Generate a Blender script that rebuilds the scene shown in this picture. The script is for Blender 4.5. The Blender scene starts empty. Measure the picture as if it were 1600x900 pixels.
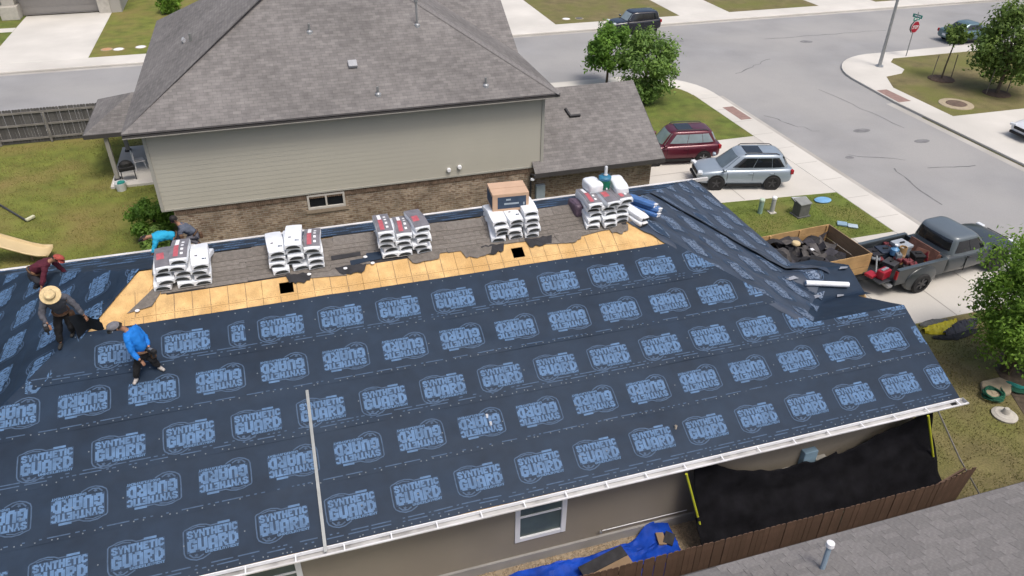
import bpy, bmesh, math, random
from mathutils import Vector, Matrix, Euler, noise
random.seed(7)
R = math.radians
scene = bpy.context.scene
COL = scene.collection
# ---------------------------------------------------------------- camera, sky, sun, exposure
cam = bpy.data.cameras.new('camera'); camo = bpy.data.objects.new('camera', cam); COL.objects.link(camo)
PITCH, ROLL, YAW = R(33.468), R(0.692), R(17.391)
fw = Vector((math.sin(YAW)*math.cos(PITCH), math.cos(YAW)*math.cos(PITCH), -math.sin(PITCH)))
rt = Vector((math.cos(YAW), -math.sin(YAW), 0)); up = rt.cross(fw)
rt2 = rt*math.cos(ROLL)+up*math.sin(ROLL); up2 = -rt*math.sin(ROLL)+up*math.cos(ROLL)
camo.matrix_world = Matrix(((rt2.x, up2.x, -fw.x, 0), (rt2.y, up2.y, -fw.y, 0), (rt2.z, up2.z, -fw.z, 16.0), (0, 0, 0, 1)))
cam.sensor_width = 36; cam.lens = 36*1190/1600; cam.clip_end = 600; cam.clip_start = .1
scene.camera = camo
world = bpy.data.worlds.new('World'); scene.world = world; world.use_nodes = True
wn = world.node_tree.nodes; wl = world.node_tree.links
bg = wn['Background']; sky = wn.new('ShaderNodeTexSky'); sky.sky_type = 'NISHITA'; sky.sun_disc = False
SUN_EL, SUN_AZ = R(64), R(158)     # azimuth clockwise from +Y
sky.sun_elevation = SUN_EL; sky.sun_rotation = SUN_AZ
sky.air_density = 1.0; sky.dust_density = 6.0; sky.ozone_density = 1.0
wl.new(sky.outputs[0], bg.inputs[0]); bg.inputs[1].default_value = .115
sun = bpy.data.lights.new('sun', 'SUN'); sun.energy = 1.4; sun.angle = R(20); sun.color = (1, .965, .91)
suno = bpy.data.objects.new('sun', sun); COL.objects.link(suno)
sd = Vector((math.sin(SUN_AZ)*math.cos(SUN_EL), math.cos(SUN_AZ)*math.cos(SUN_EL), math.sin(SUN_EL)))
suno.rotation_euler = sd.to_track_quat('Z', 'Y').to_euler(); suno.location = (0, 0, 40)
scene.view_settings.view_transform = 'Standard'; scene.view_settings.look = 'None'
scene.view_settings.gamma = 1; scene.view_settings.use_curve_mapping = False
scene.view_settings.exposure = .52
# ---------------------------------------------------------------- materials
MATS = {}
def M(name, col, rough=.65, var=.12, scale=4., col2=None, bump=0., bscale=60., metal=0., spec=.4, detail=6, c2lo=.4, c2hi=.65, fine=0., emit=0, coat=0, alpha=1):
    if name in MATS: return MATS[name]
    m = bpy.data.materials.new(name); m.use_nodes = True; nt = m.node_tree; n = nt.nodes; l = nt.links
    b = n['Principled BSDF']; b.inputs['Roughness'].default_value = rough; b.inputs['Metallic'].default_value = metal
    b.inputs['Specular IOR Level'].default_value = spec
    if coat: b.inputs['Coat Weight'].default_value = coat; b.inputs['Coat Roughness'].default_value = .08
    c = lambda k: tuple(max(0, min(1, x*k)) for x in col)+(1,)
    tc = n.new('ShaderNodeTexCoord')
    nz = n.new('ShaderNodeTexNoise'); nz.inputs['Scale'].default_value = scale; nz.inputs['Detail'].default_value = detail
    l.new(tc.outputs['Object'], nz.inputs['Vector'])
    rp = n.new('ShaderNodeValToRGB'); rp.color_ramp.elements[0].position = .3; rp.color_ramp.elements[1].position = .7
    rp.color_ramp.elements[0].color = c(1-var); rp.color_ramp.elements[1].color = c(1+var)
    l.new(nz.outputs['Fac'], rp.inputs['Fac']); out = rp.outputs['Color']
    if col2:
        n2 = n.new('ShaderNodeTexNoise'); n2.inputs['Scale'].default_value = scale*.31; n2.inputs['Detail'].default_value = 8
        l.new(tc.outputs['Object'], n2.inputs['Vector'])
        r2 = n.new('ShaderNodeValToRGB'); r2.color_ramp.elements[0].position = c2lo; r2.color_ramp.elements[1].position = c2hi
        l.new(n2.outputs['Fac'], r2.inputs['Fac'])
        mx = n.new('ShaderNodeMix'); mx.data_type = 'RGBA'; l.new(r2.outputs['Color'], mx.inputs[0])
        l.new(out, mx.inputs[6]); mx.inputs[7].default_value = tuple(col2)+(1,); out = mx.outputs[2]
    if fine:
        n3 = n.new('ShaderNodeTexNoise'); n3.inputs['Scale'].default_value = bscale; n3.inputs['Detail'].default_value = 3
        l.new(tc.outputs['Object'], n3.inputs['Vector'])
        mr = n.new('ShaderNodeMapRange'); mr.inputs[1].default_value = .25; mr.inputs[2].default_value = .75
        mr.inputs[3].default_value = 1-fine; mr.inputs[4].default_value = 1+fine; l.new(n3.outputs['Fac'], mr.inputs[0])
        mm = n.new('ShaderNodeVectorMath'); mm.operation = 'SCALE'; l.new(out, mm.inputs[0]); l.new(mr.outputs[0], mm.inputs['Scale']); out = mm.outputs[0]
    l.new(out, b.inputs['Base Color'])
    if bump:
        nb = n.new('ShaderNodeTexNoise'); nb.inputs['Scale'].default_value = bscale; nb.inputs['Detail'].default_value = 4
        l.new(tc.outputs['Object'], nb.inputs['Vector'])
        bp = n.new('ShaderNodeBump'); bp.inputs['Strength'].default_value = bump; bp.inputs['Distance'].default_value = .02
        l.new(nb.outputs['Fac'], bp.inputs['Height']); l.new(bp.outputs[0], b.inputs['Normal'])
    MATS[name] = m; return m
def BR(name, c1, c2, mortar, bw, rh, ms, rough=.85, patch=.25, pscale=.35, bias=0., off=.5, bump=.4, c3=None):
    """masonry / shingle pattern in metres, from the UV map"""
    m = bpy.data.materials.new(name); m.use_nodes = True; nt = m.node_tree; n = nt.nodes; l = nt.links
    b = n['Principled BSDF']; b.inputs['Roughness'].default_value = rough; b.inputs['Specular IOR Level'].default_value = .25
    uv = n.new('ShaderNodeUVMap'); bt = n.new('ShaderNodeTexBrick'); l.new(uv.outputs[0], bt.inputs['Vector'])
    bt.offset = off
    for k, v in (('Scale', 1), ('Brick Width', bw), ('Row Height', rh), ('Mortar Size', ms), ('Mortar Smooth', .2), ('Bias', bias)): bt.inputs[k].default_value = v
    bt.inputs['Color1'].default_value = tuple(c1)+(1,); bt.inputs['Color2'].default_value = tuple(c2)+(1,); bt.inputs['Mortar'].default_value = tuple(mortar)+(1,)
    nz = n.new('ShaderNodeTexNoise'); nz.inputs['Scale'].default_value = pscale; nz.inputs['Detail'].default_value = 8; l.new(uv.outputs[0], nz.inputs['Vector'])
    mr = n.new('ShaderNodeMapRange'); mr.inputs[1].default_value = .3; mr.inputs[2].default_value = .7; mr.inputs[3].default_value = 1-patch; mr.inputs[4].default_value = 1+patch
    l.new(nz.outputs['Fac'], mr.inputs[0])
    # per-piece tint: a coarse cell noise stretched along the courses
    mp = n.new('ShaderNodeMapping'); mp.inputs['Scale'].default_value = (1/bw*.9, 1/rh*.5, 1); l.new(uv.outputs[0], mp.inputs[0])
    n4 = n.new('ShaderNodeTexNoise'); n4.inputs['Scale'].default_value = 1.; n4.inputs['Detail'].default_value = 2; l.new(mp.outputs[0], n4.inputs['Vector'])
    m4 = n.new('ShaderNodeMapRange'); m4.inputs[1].default_value = .3; m4.inputs[2].default_value = .7; m4.inputs[3].default_value = 1-patch*.8; m4.inputs[4].default_value = 1+patch*.8
    l.new(n4.outputs['Fac'], m4.inputs[0])
    mu = n.new('ShaderNodeMath'); mu.operation = 'MULTIPLY'; l.new(mr.outputs[0], mu.inputs[0]); l.new(m4.outputs[0], mu.inputs[1])
    sc = n.new('ShaderNodeVectorMath'); sc.operation = 'SCALE'; l.new(bt.outputs['Color'], sc.inputs[0]); l.new(mu.outputs[0], sc.inputs['Scale'])
    out = sc.outputs[0]
    if c3:
        m5 = n.new('ShaderNodeMapRange'); m5.inputs[1].default_value = .52; m5.inputs[2].default_value = .68; l.new(n4.outputs['Fac'], m5.inputs[0])
        mx = n.new('ShaderNodeMix'); mx.data_type = 'RGBA'; l.new(m5.outputs[0], mx.inputs[0]); l.new(out, mx.inputs[6]); mx.inputs[7].default_value = tuple(c3)+(1,); out = mx.outputs[2]
    l.new(out, b.inputs['Base Color'])
    bp = n.new('ShaderNodeBump'); bp.inputs['Strength'].default_value = bump; bp.inputs['Distance'].default_value = .01; bp.invert = True
    l.new(bt.outputs['Fac'], bp.inputs['Height']); l.new(bp.outputs[0], b.inputs['Normal'])
    MATS[name] = m; return m
m_asph = M('asphalt', (.245, .246, .250), .9, .13, .35, col2=(.30, .296, .29), bump=.25, bscale=30, fine=.07)
m_conc = M('concrete', (.57, .55, .51), .85, .07, .5, col2=(.47, .455, .42), bump=.1, bscale=40, fine=.04)
m_conc2 = M('concrete_drive', (.51, .49, .45), .85, .07, .4, col2=(.42, .40, .365), bump=.1, bscale=40, fine=.04)
m_grass = M('grass', (.128, .146, .026), .95, .28, 1.3, col2=(.185, .15, .048), bump=.8, bscale=18, fine=.3, c2lo=.42, c2hi=.7)
m_grassy = M('grass_green', (.098, .128, .022), .95, .3, 1.5, col2=(.155, .14, .04), bump=.8, bscale=18, fine=.3, c2lo=.45, c2hi=.75)
m_grassb = M('grass_dry', (.145, .122, .055), .95, .25, 1.2, col2=(.128, .132, .034), bump=.8, bscale=18, fine=.3)
m_dirt = M('dirt', (.11, .085, .06), .95, .3, 3, bump=.6)
m_gravel = M('gravel', (.25, .20, .14), .9, .35, 9, bump=.5)
m_under = M('underlayment', (.0105, .0222, .0430), .6, .25, .9, bump=.35, bscale=3.0, spec=.22, fine=.14, col2=(.0150, .0290, .0530))
m_logo = M('logo_print', (.078, .148, .265), .6, .22, 5, spec=.25, fine=.12)
m_logo0 = M('logo_backing', (.024, .046, .086), .6, .2, 7, spec=.22)
m_logof = M('logo_faint', (.052, .088, .150), .6, .2, 9, spec=.2)
m_nail = M('nail_cap', (.115, .14, .17), .5, .2, 30)
m_osb = M('osb', (.57, .375, .165), .8, .2, 4, col2=(.47, .29, .112), bump=.15, bscale=50, fine=.16)
m_osbink = M('osb_ink', (.25, .17, .09), .8, .3, 20)
m_shold = M('old_shingle', (.145, .131, .118), .95, .2, 9, bump=.5, bscale=120, fine=.25)
m_shold2 = M('old_shingle_b', (.165, .150, .136), .95, .2, 9, bump=.5, bscale=120, fine=.25)
m_felt = M('felt', (.028, .028, .032), .9, .3, 5)
m_shroof = BR('roof_shingles', (.145, .138, .136), (.185, .176, .171), (.105, .10, .10), .3, .14, .006, patch=.18, bump=.3)
m_brick = BR('brick', (.185, .135, .092), (.34, .27, .195), (.33, .295, .25), .25, .09, .012, patch=.34, pscale=1.2, c3=(.145, .10, .072), bump=.5)
m_siding = M('siding', (.43, .415, .348), .7, .05, .5, fine=.03, col2=(.41, .395, .338))
m_sidtrim = M('siding_trim', (.34, .335, .295), .7, .04, 1)
m_stucco = M('stucco', (.25, .222, .178), .9, .07, .8, bump=.3, bscale=90, col2=(.23, .202, .165))
m_stucco2 = M('stucco_far', (.36, .345, .32), .9, .06, .8)
m_white = M('white_paint', (.72, .73, .75), .5, .06, 3)
m_gutter = M('gutter_white', (.62, .62, .63), .45, .12, 2.5, col2=(.50, .49, .48))
m_gutin = M('gutter_inside', (.34, .335, .33), .6, .4, 3, col2=(.48, .48, .48))  # dirty tone, with the channel's inner shade put into the colour
m_glass = M('glass', (.085, .115, .11), .35, .2, 2, spec=.35)
m_glassd = M('glass_dark', (.012, .014, .017), .06, .2, 2, spec=.8)
m_glassl = M('glass_light', (.22, .27, .29), .08, .15, 2, spec=.8)
m_black = M('black', (.012, .012, .013), .7, .3, 6)
m_net = M('black_net', (.006, .006, .0078), .85, .4, 3, bump=.5, bscale=9, spec=.1)
m_hole = M('attic', (.01, .008, .006), .9)
m_metal = M('galvanised', (.34, .355, .37), .4, .12, 6, metal=.55)
m_bar = M('aluminium_bar', (.23, .245, .25), .45, .1, 6, metal=.3)
m_dkmetal = M('dark_metal', (.045, .045, .05), .5, .2, 6)
m_wrap = M('white_wrap', (.70, .73, .77), .32, .05, 8, spec=.5, bump=.25, bscale=14)
m_wrapg = M('grey_wrap', (.16, .155, .17), .35, .2, 7, bump=.25, bscale=14)
m_wrapr = M('red_wrap', (.42, .10, .12), .4, .2, 9)
m_wrapp = M('purple_wrap', (.10, .07, .10), .5, .3, 9)
m_shend = M('shingle_end', (.030, .034, .036), .95, .4, 30)
m_card = M('cardboard', (.50, .34, .235), .8, .07, 3)
m_cardb = M('cardboard_blue', (.035, .058, .10), .7, .15, 8)
m_woodf = M('fence_wood', (.085, .05, .034), .85, .3, 2.2, bump=.3, bscale=40, col2=(.12, .075, .05))
m_woodg = M('fence_grey', (.082, .079, .077), .9, .25, 2, bump=.3, bscale=30)
m_woodgr = M('fence_rail', (.19, .18, .165), .9, .2, 2)
m_woodt = M('timber', (.37, .235, .105), .8, .18, 2.5, bump=.2, bscale=30)
m_woodt2 = M('plywood', (.24, .165, .10), .85, .15, 2)
m_bluet = M('blue_tarp', (.006, .05, .36), .6, .3, 3, bump=.5, bscale=12, spec=.2)
m_bluet2 = M('blue_wrap', (.06, .15, .37), .35, .2, 5, bump=.3, bscale=12)
m_yellow = M('yellow', (.55, .47, .02), .5, .15, 5)
m_prop = M('prop_yellow', (.42, .44, .03), .5, .15, 5)
m_beige = M('beige_plastic', (.53, .42, .24), .55, .08, 2)
m_bark = M('bark', (.09, .07, .05), .95, .3, 8, bump=.5)
m_rubber = M('rubber', (.016, .016, .017), .8, .2, 10)
m_alloy = M('alloy', (.30, .31, .32), .35, .1, 6, metal=.6)
m_alloyd = M('alloy_dark', (.07, .07, .075), .4, .1, 6, metal=.5)
m_red = M('red_light', (.30, .015, .02), .25, .15, 5)
m_clear = M('lamp_clear', (.62, .65, .68), .15, .1, 6, spec=.7)
m_green = M('sign_green', (.01, .22, .17), .5, .1, 5)
m_stop = M('stop_red', (.33, .008, .03), .5, .1, 5)
m_teal = M('teal_plastic', (.02, .20, .17), .5, .15, 5)
m_cgreen = M('cooler_green', (.006, .15, .085), .45, .15, 5)
m_hose = M('hose_green', (.012, .085, .05), .5, .2, 8)
m_stone = M('stone', (.34, .285, .20), .9, .15, 5, bump=.3, bscale=20)
m_whitestone = M('pale_stone', (.42, .40, .36), .85, .1, 5, bump=.2)
m_util = M('utility_grey', (.10, .103, .097), .7, .15, 5)
m_utilg = M('utility_green', (.20, .29, .25), .6, .12, 5)
m_utilb = M('meter_blue', (.22, .33, .42), .5, .1, 5)
m_skin = M('skin', (.30, .155, .095), .6, .1, 8)
m_hair = M('hair', (.012, .010, .009), .7, .2, 20)
m_straw = M('straw', (.55, .43, .24), .85, .15, 14, bump=.3, bscale=80)
m_tact = M('tactile_red', (.25, .165, .145), .85, .15, 4)
def leafmat(name, c, var=.45):
    m = M(name, c, .6, var, 4.5, bump=0, spec=.3, col2=(c[0]*.55, c[1]*.62, c[2]*.7)); b = m.node_tree.nodes['Principled BSDF']
    b.inputs['Subsurface Weight'].default_value = 0
    nt = m.node_tree; tr = nt.nodes.new('ShaderNodeBsdfTranslucent'); mx = nt.nodes.new('ShaderNodeMixShader'); mx.inputs[0].default_value = .38
    src = b.inputs['Base Color'].links[0].from_socket; nt.links.new(src, tr.inputs[0]); nt.links.new(b.outputs[0], mx.inputs[1]); nt.links.new(tr.outputs[0], mx.inputs[2])
    nt.links.new(mx.outputs[0], nt.nodes['Material Output'].inputs[0])
    return m
m_leaf1 = leafmat('leaf_green', (.150, .285, .038), .45); m_leaf2 = leafmat('leaf_mid', (.185, .30, .065), .45); m_leaf3 = leafmat('leaf_olive', (.16, .24, .05), .45)
m_leaf4 = leafmat('leaf_bright', (.215, .36, .048), .45); m_leafr = leafmat('leaf_red', (.13, .035, .022))
# ---------------------------------------------------------------- mesh helpers
def link(o, parent=None, world=True):
    COL.objects.link(o)
    if parent is not None:
        o.parent = parent
        if world and parent.parent is None: o.matrix_parent_inverse = parent.matrix_basis.inverted()
    return o
def thing(name, label, cat, loc=(0, 0, 0), rotz=0, group=None):
    o = bpy.data.objects.new(name, None); COL.objects.link(o); o.empty_display_size = .2
    o.location = loc; o.rotation_euler = (0, 0, rotz); o['label'] = label; o['category'] = cat
    if group: o['group'] = group
    return o
def tag(o, label, cat, group=None):
    o['label'] = label; o['category'] = cat
    if group: o['group'] = group
    return o
def struct(o): o['kind'] = 'structure'; return o
def stuff(o, label=None):
    o['kind'] = 'stuff'
    if label: o['label'] = label
    return o
class MB:
    def __init__(s): s.v = []; s.f = []
    def add(s, vs, fs):
        k = len(s.v); s.v += [tuple(x) for x in vs]; s.f += [tuple(i+k for i in f) for f in fs]; return s
    def box(s, x0, x1, y0, y1, z0, z1, mat=None):
        vs = [Vector((x, y, z)) for z in (z0, z1) for y in (y0, y1) for x in (x0, x1)]
        if mat is not None: vs = [mat @ v for v in vs]
        return s.add(vs, [(0, 2, 3, 1), (4, 5, 7, 6), (0, 1, 5, 4), (2, 6, 7, 3), (0, 4, 6, 2), (1, 3, 7, 5)])
    def cbox(s, c, size, rot=(0, 0, 0)):
        m = Matrix.Translation(c) @ Euler(rot).to_matrix().to_4x4(); a, b, d = [x/2 for x in size]
        return s.box(-a, a, -b, b, -d, d, m)
    def prism(s, poly, z0, z1):
        n = len(poly); vs = [(x, y, z0) for x, y in poly]+[(x, y, z1) for x, y in poly]
        return s.add(vs, [tuple(range(n-1, -1, -1)), tuple(range(n, 2*n))]+[(i, (i+1) % n, n+(i+1) % n, n+i) for i in range(n)])
    def slab(s, pts, d):
        """thick polygon: pts 3D, thickness vector d"""
        n = len(pts); d = Vector(d); vs = [Vector(p) for p in pts]+[Vector(p)+d for p in pts]
        return s.add(vs, [tuple(range(n)), tuple(range(2*n-1, n-1, -1))]+[(i, n+i, n+(i+1) % n, (i+1) % n) for i in range(n)])
    def tube(s, pts, rad, n=8, cap=True):
        pts = [Vector(p) for p in pts]; rs = rad if isinstance(rad, (list, tuple)) else [rad]*len(pts)
        k = len(s.v); vs = []; fs = []; prev = None
        for i, p in enumerate(pts):
            t = (pts[min(i+1, len(pts)-1)]-pts[max(i-1, 0)]).normalized()
            a = Vector((0, 0, 1)) if abs(t.z) < .9 else Vector((1, 0, 0))
            if prev is not None: a = prev
            u = t.cross(a).normalized() if t.cross(a).length > 1e-6 else t.orthogonal().normalized(); w = t.cross(u).normalized(); prev = a
            for j in range(n):
                th = 2*math.pi*j/n; vs.append(p+(u*math.cos(th)+w*math.sin(th))*rs[i])
        for i in range(len(pts)-1):
            for j in range(n): fs.append((i*n+j, i*n+(j+1) % n, (i+1)*n+(j+1) % n, (i+1)*n+j))
        if cap: fs += [tuple(range(n-1, -1, -1)), tuple(range((len(pts)-1)*n, len(pts)*n))]
        return s.add(vs, fs)
    def lathe(s, prof, c=(0, 0, 0), n=16, axis='z', sx=1, sy=1, cap=True):
        vs = []; fs = []
        for r, z in prof:
            for j in range(n):
                th = 2*math.pi*j/n; a, b = r*math.cos(th)*sx, r*math.sin(th)*sy
                p = (a, b, z) if axis == 'z' else ((z, a, b) if axis == 'x' else (b, z, a))
                vs.append(Vector(p)+Vector(c))
        for i in range(len(prof)-1):
            for j in range(n): fs.append((i*n+j, i*n+(j+1) % n, (i+1)*n+(j+1) % n, (i+1)*n+j))
        if cap and prof[0][0] > 1e-4: fs.append(tuple(range(n-1, -1, -1)))
        if cap and prof[-1][0] > 1e-4: fs.append(tuple(range((len(prof)-1)*n, len(prof)*n)))
        return s.add(vs, fs)
    def mesh(s, name, uv=None, smooth=False, sharp=40):
        me = bpy.data.meshes.new(name); me.from_pydata(s.v, [], s.f)
        if uv:
            ul = me.uv_layers.new(name='UVMap')
            for lp in me.loops: ul.data[lp.index].uv = uv(me.vertices[lp.vertex_index].co)
        bm = bmesh.new(); bm.from_mesh(me); bmesh.ops.recalc_face_normals(bm, faces=bm.faces) if len(bm.faces) < 20000 else None; bm.to_mesh(me); bm.free()
        if smooth:
            me.polygons.foreach_set('use_smooth', [True]*len(me.polygons)); me.set_sharp_from_angle(angle=R(sharp))
        me.update(); return me
    def build(s, name, mat, parent=None, world=True, uv=None, smooth=False, sharp=40, bevel=0, seg=2):
        me = s.mesh(name, uv, smooth, sharp); me.materials.append(mat)
        o = bpy.data.objects.new(name, me); link(o, parent, world)
        if bevel:
            b = o.modifiers.new('bevel', 'BEVEL'); b.width = bevel; b.segments = seg; b.limit_method = 'ANGLE'; b.angle_limit = R(35)
        return o
def obj(name, me, parent=None, world=True):
    o = bpy.data.objects.new(name, me); return link(o, parent, world)
def holes_wall(mb, mapf, x0, x1, z0, z1, holes):
    """rectangle [x0,x1]x[z0,z1] minus rectangular holes; mapf(x,z)->3D"""
    xs = sorted({x0, x1} | {h[0] for h in holes} | {h[1] for h in holes}); zs = sorted({z0, z1} | {h[2] for h in holes} | {h[3] for h in holes})
    for i in range(len(xs)-1):
        for j in range(len(zs)-1):
            cx, cz = (xs[i]+xs[i+1])/2, (zs[j]+zs[j+1])/2
            if any(h[0] < cx < h[1] and h[2] < cz < h[3] for h in holes): continue
            mb.add([mapf(xs[i], zs[j]), mapf(xs[i+1], zs[j]), mapf(xs[i+1], zs[j+1]), mapf(xs[i], zs[j+1])], [(0, 1, 2, 3)])
    return mb
def N(x, y, z=0): return noise.noise(Vector((x, y, z)))
def shard(mb, c, size, k=6, z=.0): pass
# ================================================================ THE GROUND
GZ = -.13
struct(MB().add([(-260, -120, GZ), (300, -120, GZ), (300, 360, GZ), (-260, 360, GZ)], [(0, 1, 2, 3)]).build('ground', m_grassb))
road = struct(MB().add([(x, y, GZ+.008) for x, y in ((-150, 45.2), (25.9, 45.2), (25.9, -60), (35.8, -60), (35.8, 45.2), (160, 45.2), (160, 56.7), (-150, 56.7))], [(0, 1, 4, 5, 6, 7), (1, 2, 3, 4)]).add([(x, y, GZ+.008) for x, y in ((35.8, 34), (46, 34), (46, 45.2), (35.8, 45.2), (21, 40), (25.9, 40), (25.9, 45.2), (21, 45.2))], [(0, 1, 2, 3), (4, 5, 6, 7)]).build('road', m_asph))
def crack(pts, w=.05):
    mb = MB(); pts = [Vector((x, y, GZ+.013)) for x, y in pts]; out = []
    for i, p in enumerate(pts):
        t = (pts[min(i+1, len(pts)-1)]-pts[max(i-1, 0)]).normalized(); nn = Vector((-t.y, t.x, 0))*w*(.5+random.random())
        out += [p+nn, p-nn]
    mb.add(out, [(2*i, 2*i+1, 2*i+3, 2*i+2) for i in range(len(pts)-1)]); return mb.build('tar_patch', M('tar', (.14, .14, .145), .8, .2), road)
def wig(x0, y0, x1, y1, n, a): return [(x0+(x1-x0)*i/n+random.uniform(-a, a), y0+(y1-y0)*i/n+random.uniform(-a, a)) for i in range(n+1)]
for a in ((27.0, 36.9, 28.6, 33.6, 8, .22), (28.5, 24.5, 29.2, 28.5, 8, .12), (31, 28, 33.5, 27.5, 6, .1), (29.5, 44.2, 33.5, 46.5, 9, .15), (33, 40, 33.6, 33, 9, .12), (28, 30.5, 30.5, 29.2, 5, .1), (31.2, 20.5, 34.0, 21.6, 6, .1), (3, 50.8, 9, 51.3, 8, .1), (36, 51, 47, 50.8, 12, .1)): crack(wig(*a), .035)
for cx, cy, rx, ry in ((31.0, 33.2, .55, .28), (33.2, 31.0, .5, .25), (38.8, 49.6, .5, .35), (29.4, 52.2, .4, .25), (27.9, 30.2, .25, .2)):
    MB().add([(cx+rx*math.cos(t*.524)*(1+.3*N(t, cx)), cy+ry*math.sin(t*.524)*(1+.3*N(t, cy)), GZ+.014) for t in range(12)], [tuple(range(12))]).build('oil_stain', M('stain', (.17, .17, .175), .8, .3, 3), road)
for poly in ([(25.42, -60), (25.9, -60), (25.9, 40.8), (25.42, 40.8)],): pass
for i, poly in enumerate(([(25.91, -60), (26.35, -60), (26.35, 40.5), (25.91, 40.5)], [(35.35, -60), (35.79, -60), (35.79, 36.5), (35.35, 36.5)], [(-150, 56.25), (160, 56.25), (160, 56.69), (-150, 56.69)], [(-150, 45.21), (21.6, 45.21), (21.6, 45.65), (-150, 45.65)], [(46, 45.31), (160, 45.31), (160, 45.75), (46, 45.75)])):
    MB().add([(x, y, GZ+.012) for x, y in poly], [(0, 1, 2, 3)]).build('gutter_strip', M('gutter_concrete', (.40, .385, .36), .9, .15, .6, col2=(.30, .285, .26)), road)
def lawn(name, poly, mat, z=0.): return struct(MB().prism(poly, GZ+.002, z).build(name, mat))
def paving(name, poly, z=.015, mat=m_conc, bev=0): return struct(MB().prism(poly, GZ+.003, z).build(name, mat, bevel=.03))
def arc(cx, cy, r, a0, a1, n=8): return [(cx+r*math.cos(R(a0+(a1-a0)*i/n)), cy+r*math.sin(R(a0+(a1-a0)*i/n))) for i in range(n+1)]
# house block, west of the cross street
lawn('back_lawn', [(-60, -30), (15.3, -30), (15.3, 43.7), (-60, 43.7)], m_grass)
lawn('front_lawn', [(15.3, -30), (24.45, -30), (24.45, 16.85), (15.3, 16.85)], m_grassb, -.001)
lawn('verge_lawn', [(15.3, 22.75), (24.45, 22.75), (24.45, 26.75), (15.3, 27.6)], m_grassy, -.001)
lawn('corner_lawn', [(15.3, 33.9), (24.45, 33.9)]+arc(21.6, 40.8, 2.85, 0, 90)+[(15.3, 43.7)], m_grassy, -.001)
paving('pavement_street', [(-60, 43.6), (15.3, 43.6), (21.6, 43.6), (21.6, 45.2), (-60, 45.2)])
paving('pavement_corner', arc(21.6, 40.8, 4.3, 0, 90)+list(reversed(arc(21.6, 40.8, 2.8, 0, 90))), .016)
pv = paving('pavement_cross_street', [(24.45, -40), (25.9, -40), (25.9, 40.8), (24.45, 40.8)], .0155)
MB().prism([(25.05, 36.2), (25.75, 36.2), (25.75, 38.3), (25.05, 38.3)], -.02, .021).build('tactile_paving', m_tact, pv)
d1 = paving('driveway', [(15.0, 16.85), (24.45, 16.85), (24.45, 22.75), (15.0, 22.75)], .012, m_conc2)
d2 = paving('neighbour_driveway', [(14.9, 27.55), (24.45, 26.7), (24.45, 33.9), (14.9, 33.9)], .012, m_conc2)
for d, lines in ((d1, [((20.0, 16.85), (20.0, 22.75)), ((15, 19.8), (24.4, 19.8)), ((22.3, 16.85), (22.3, 22.75)), ((17.6, 16.85), (17.6, 22.75))]), (d2, [((19.8, 27.2), (19.8, 33.9)), ((14.9, 30.7), (24.4, 30.7))])):
    for (x0, y0), (x1, y1) in lines:
        w = .018; dx, dy = (w, 0) if x0 == x1 else (0, w)
        MB().add([(x0-dx, y0-dy, .0165), (x1-dx, y1-dy, .0165), (x1+dx, y1+dy, .0165), (x0+dx, y0+dy, .0165)], [(0, 1, 2, 3)]).build('control_joint', M('joint', (.27, .255, .23), .9), d)
for y in range(-10, 41, 2):
    MB().add([(24.47, y-.012, .0195), (25.72, y-.012, .0195), (25.72, y+.012, .0195), (24.47, y+.012, .0195)], [(0, 1, 2, 3)]).build('control_joint', MATS['joint'], pv)
# block east of the cross street
lawn('east_lawn', [(37.5, 33.4), (42.7, 33.3), (90, 33.0), (90, 43.9), (42.0, 43.9), (41.2, 43.2), (41.0, 41.6), (40.2, 40.9), (38.7, 40.6), (37.6, 38.6)], m_grassb)
pe = paving('pavement_east', [(35.8, -40), (37.4, -40), (37.4, 26.0), (90, 26.0), (90, 33.0), (42.7, 33.3), (37.5, 33.4), (37.6, 38.6), (38.7, 40.6), (40.2, 40.9), (41.0, 41.6), (41.2, 43.2), (42.0, 43.9), (90, 43.9), (90, 45.3), (44.5, 45.3)]+arc(41.2, 40.4, 4.95, 95, 172, 9)+[(35.9, 36.5)], .013)
MB().prism([(36.0, 36.2), (36.9, 36.2), (36.9, 38.4), (36.15, 38.4)], -.02, .0185).build('tactile_paving', m_tact, pe)
lawn('south_east_lawn', [(37.4, -40), (90, -40), (90, 26), (37.4, 26)], m_grassb, .002)
# far side of the street
paving('pavement_far', [(-60, 56.7), (120, 56.7), (120, 58.7), (-60, 58.7)])
for x0, x1, mt in ((-70, -18.8, m_grassy), (-12.4, 15.8, m_grass), (21.8, 32.8, m_grassb), (37.5, 46.4, m_grassb), (52.4, 63, m_grassb), (69, 110, m_grassb)): lawn('far_lawn', [(x0, 58.7), (x1, 58.7), (x1, 130), (x0, 130)], mt)
for x0, x1 in ((-18.8, -12.4), (15.8, 21.8), (32.8, 37.5), (46.4, 52.4), (63, 69)): paving('far_driveway', [(x0, 58.7), (x1, 58.7), (x1, 72), (x0, 72)], .012)
paving('far_path', [(-22.5, 67.2), (-18.8, 67.2), (-18.8, 68.4), (-22.5, 68.4)], .014)
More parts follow.
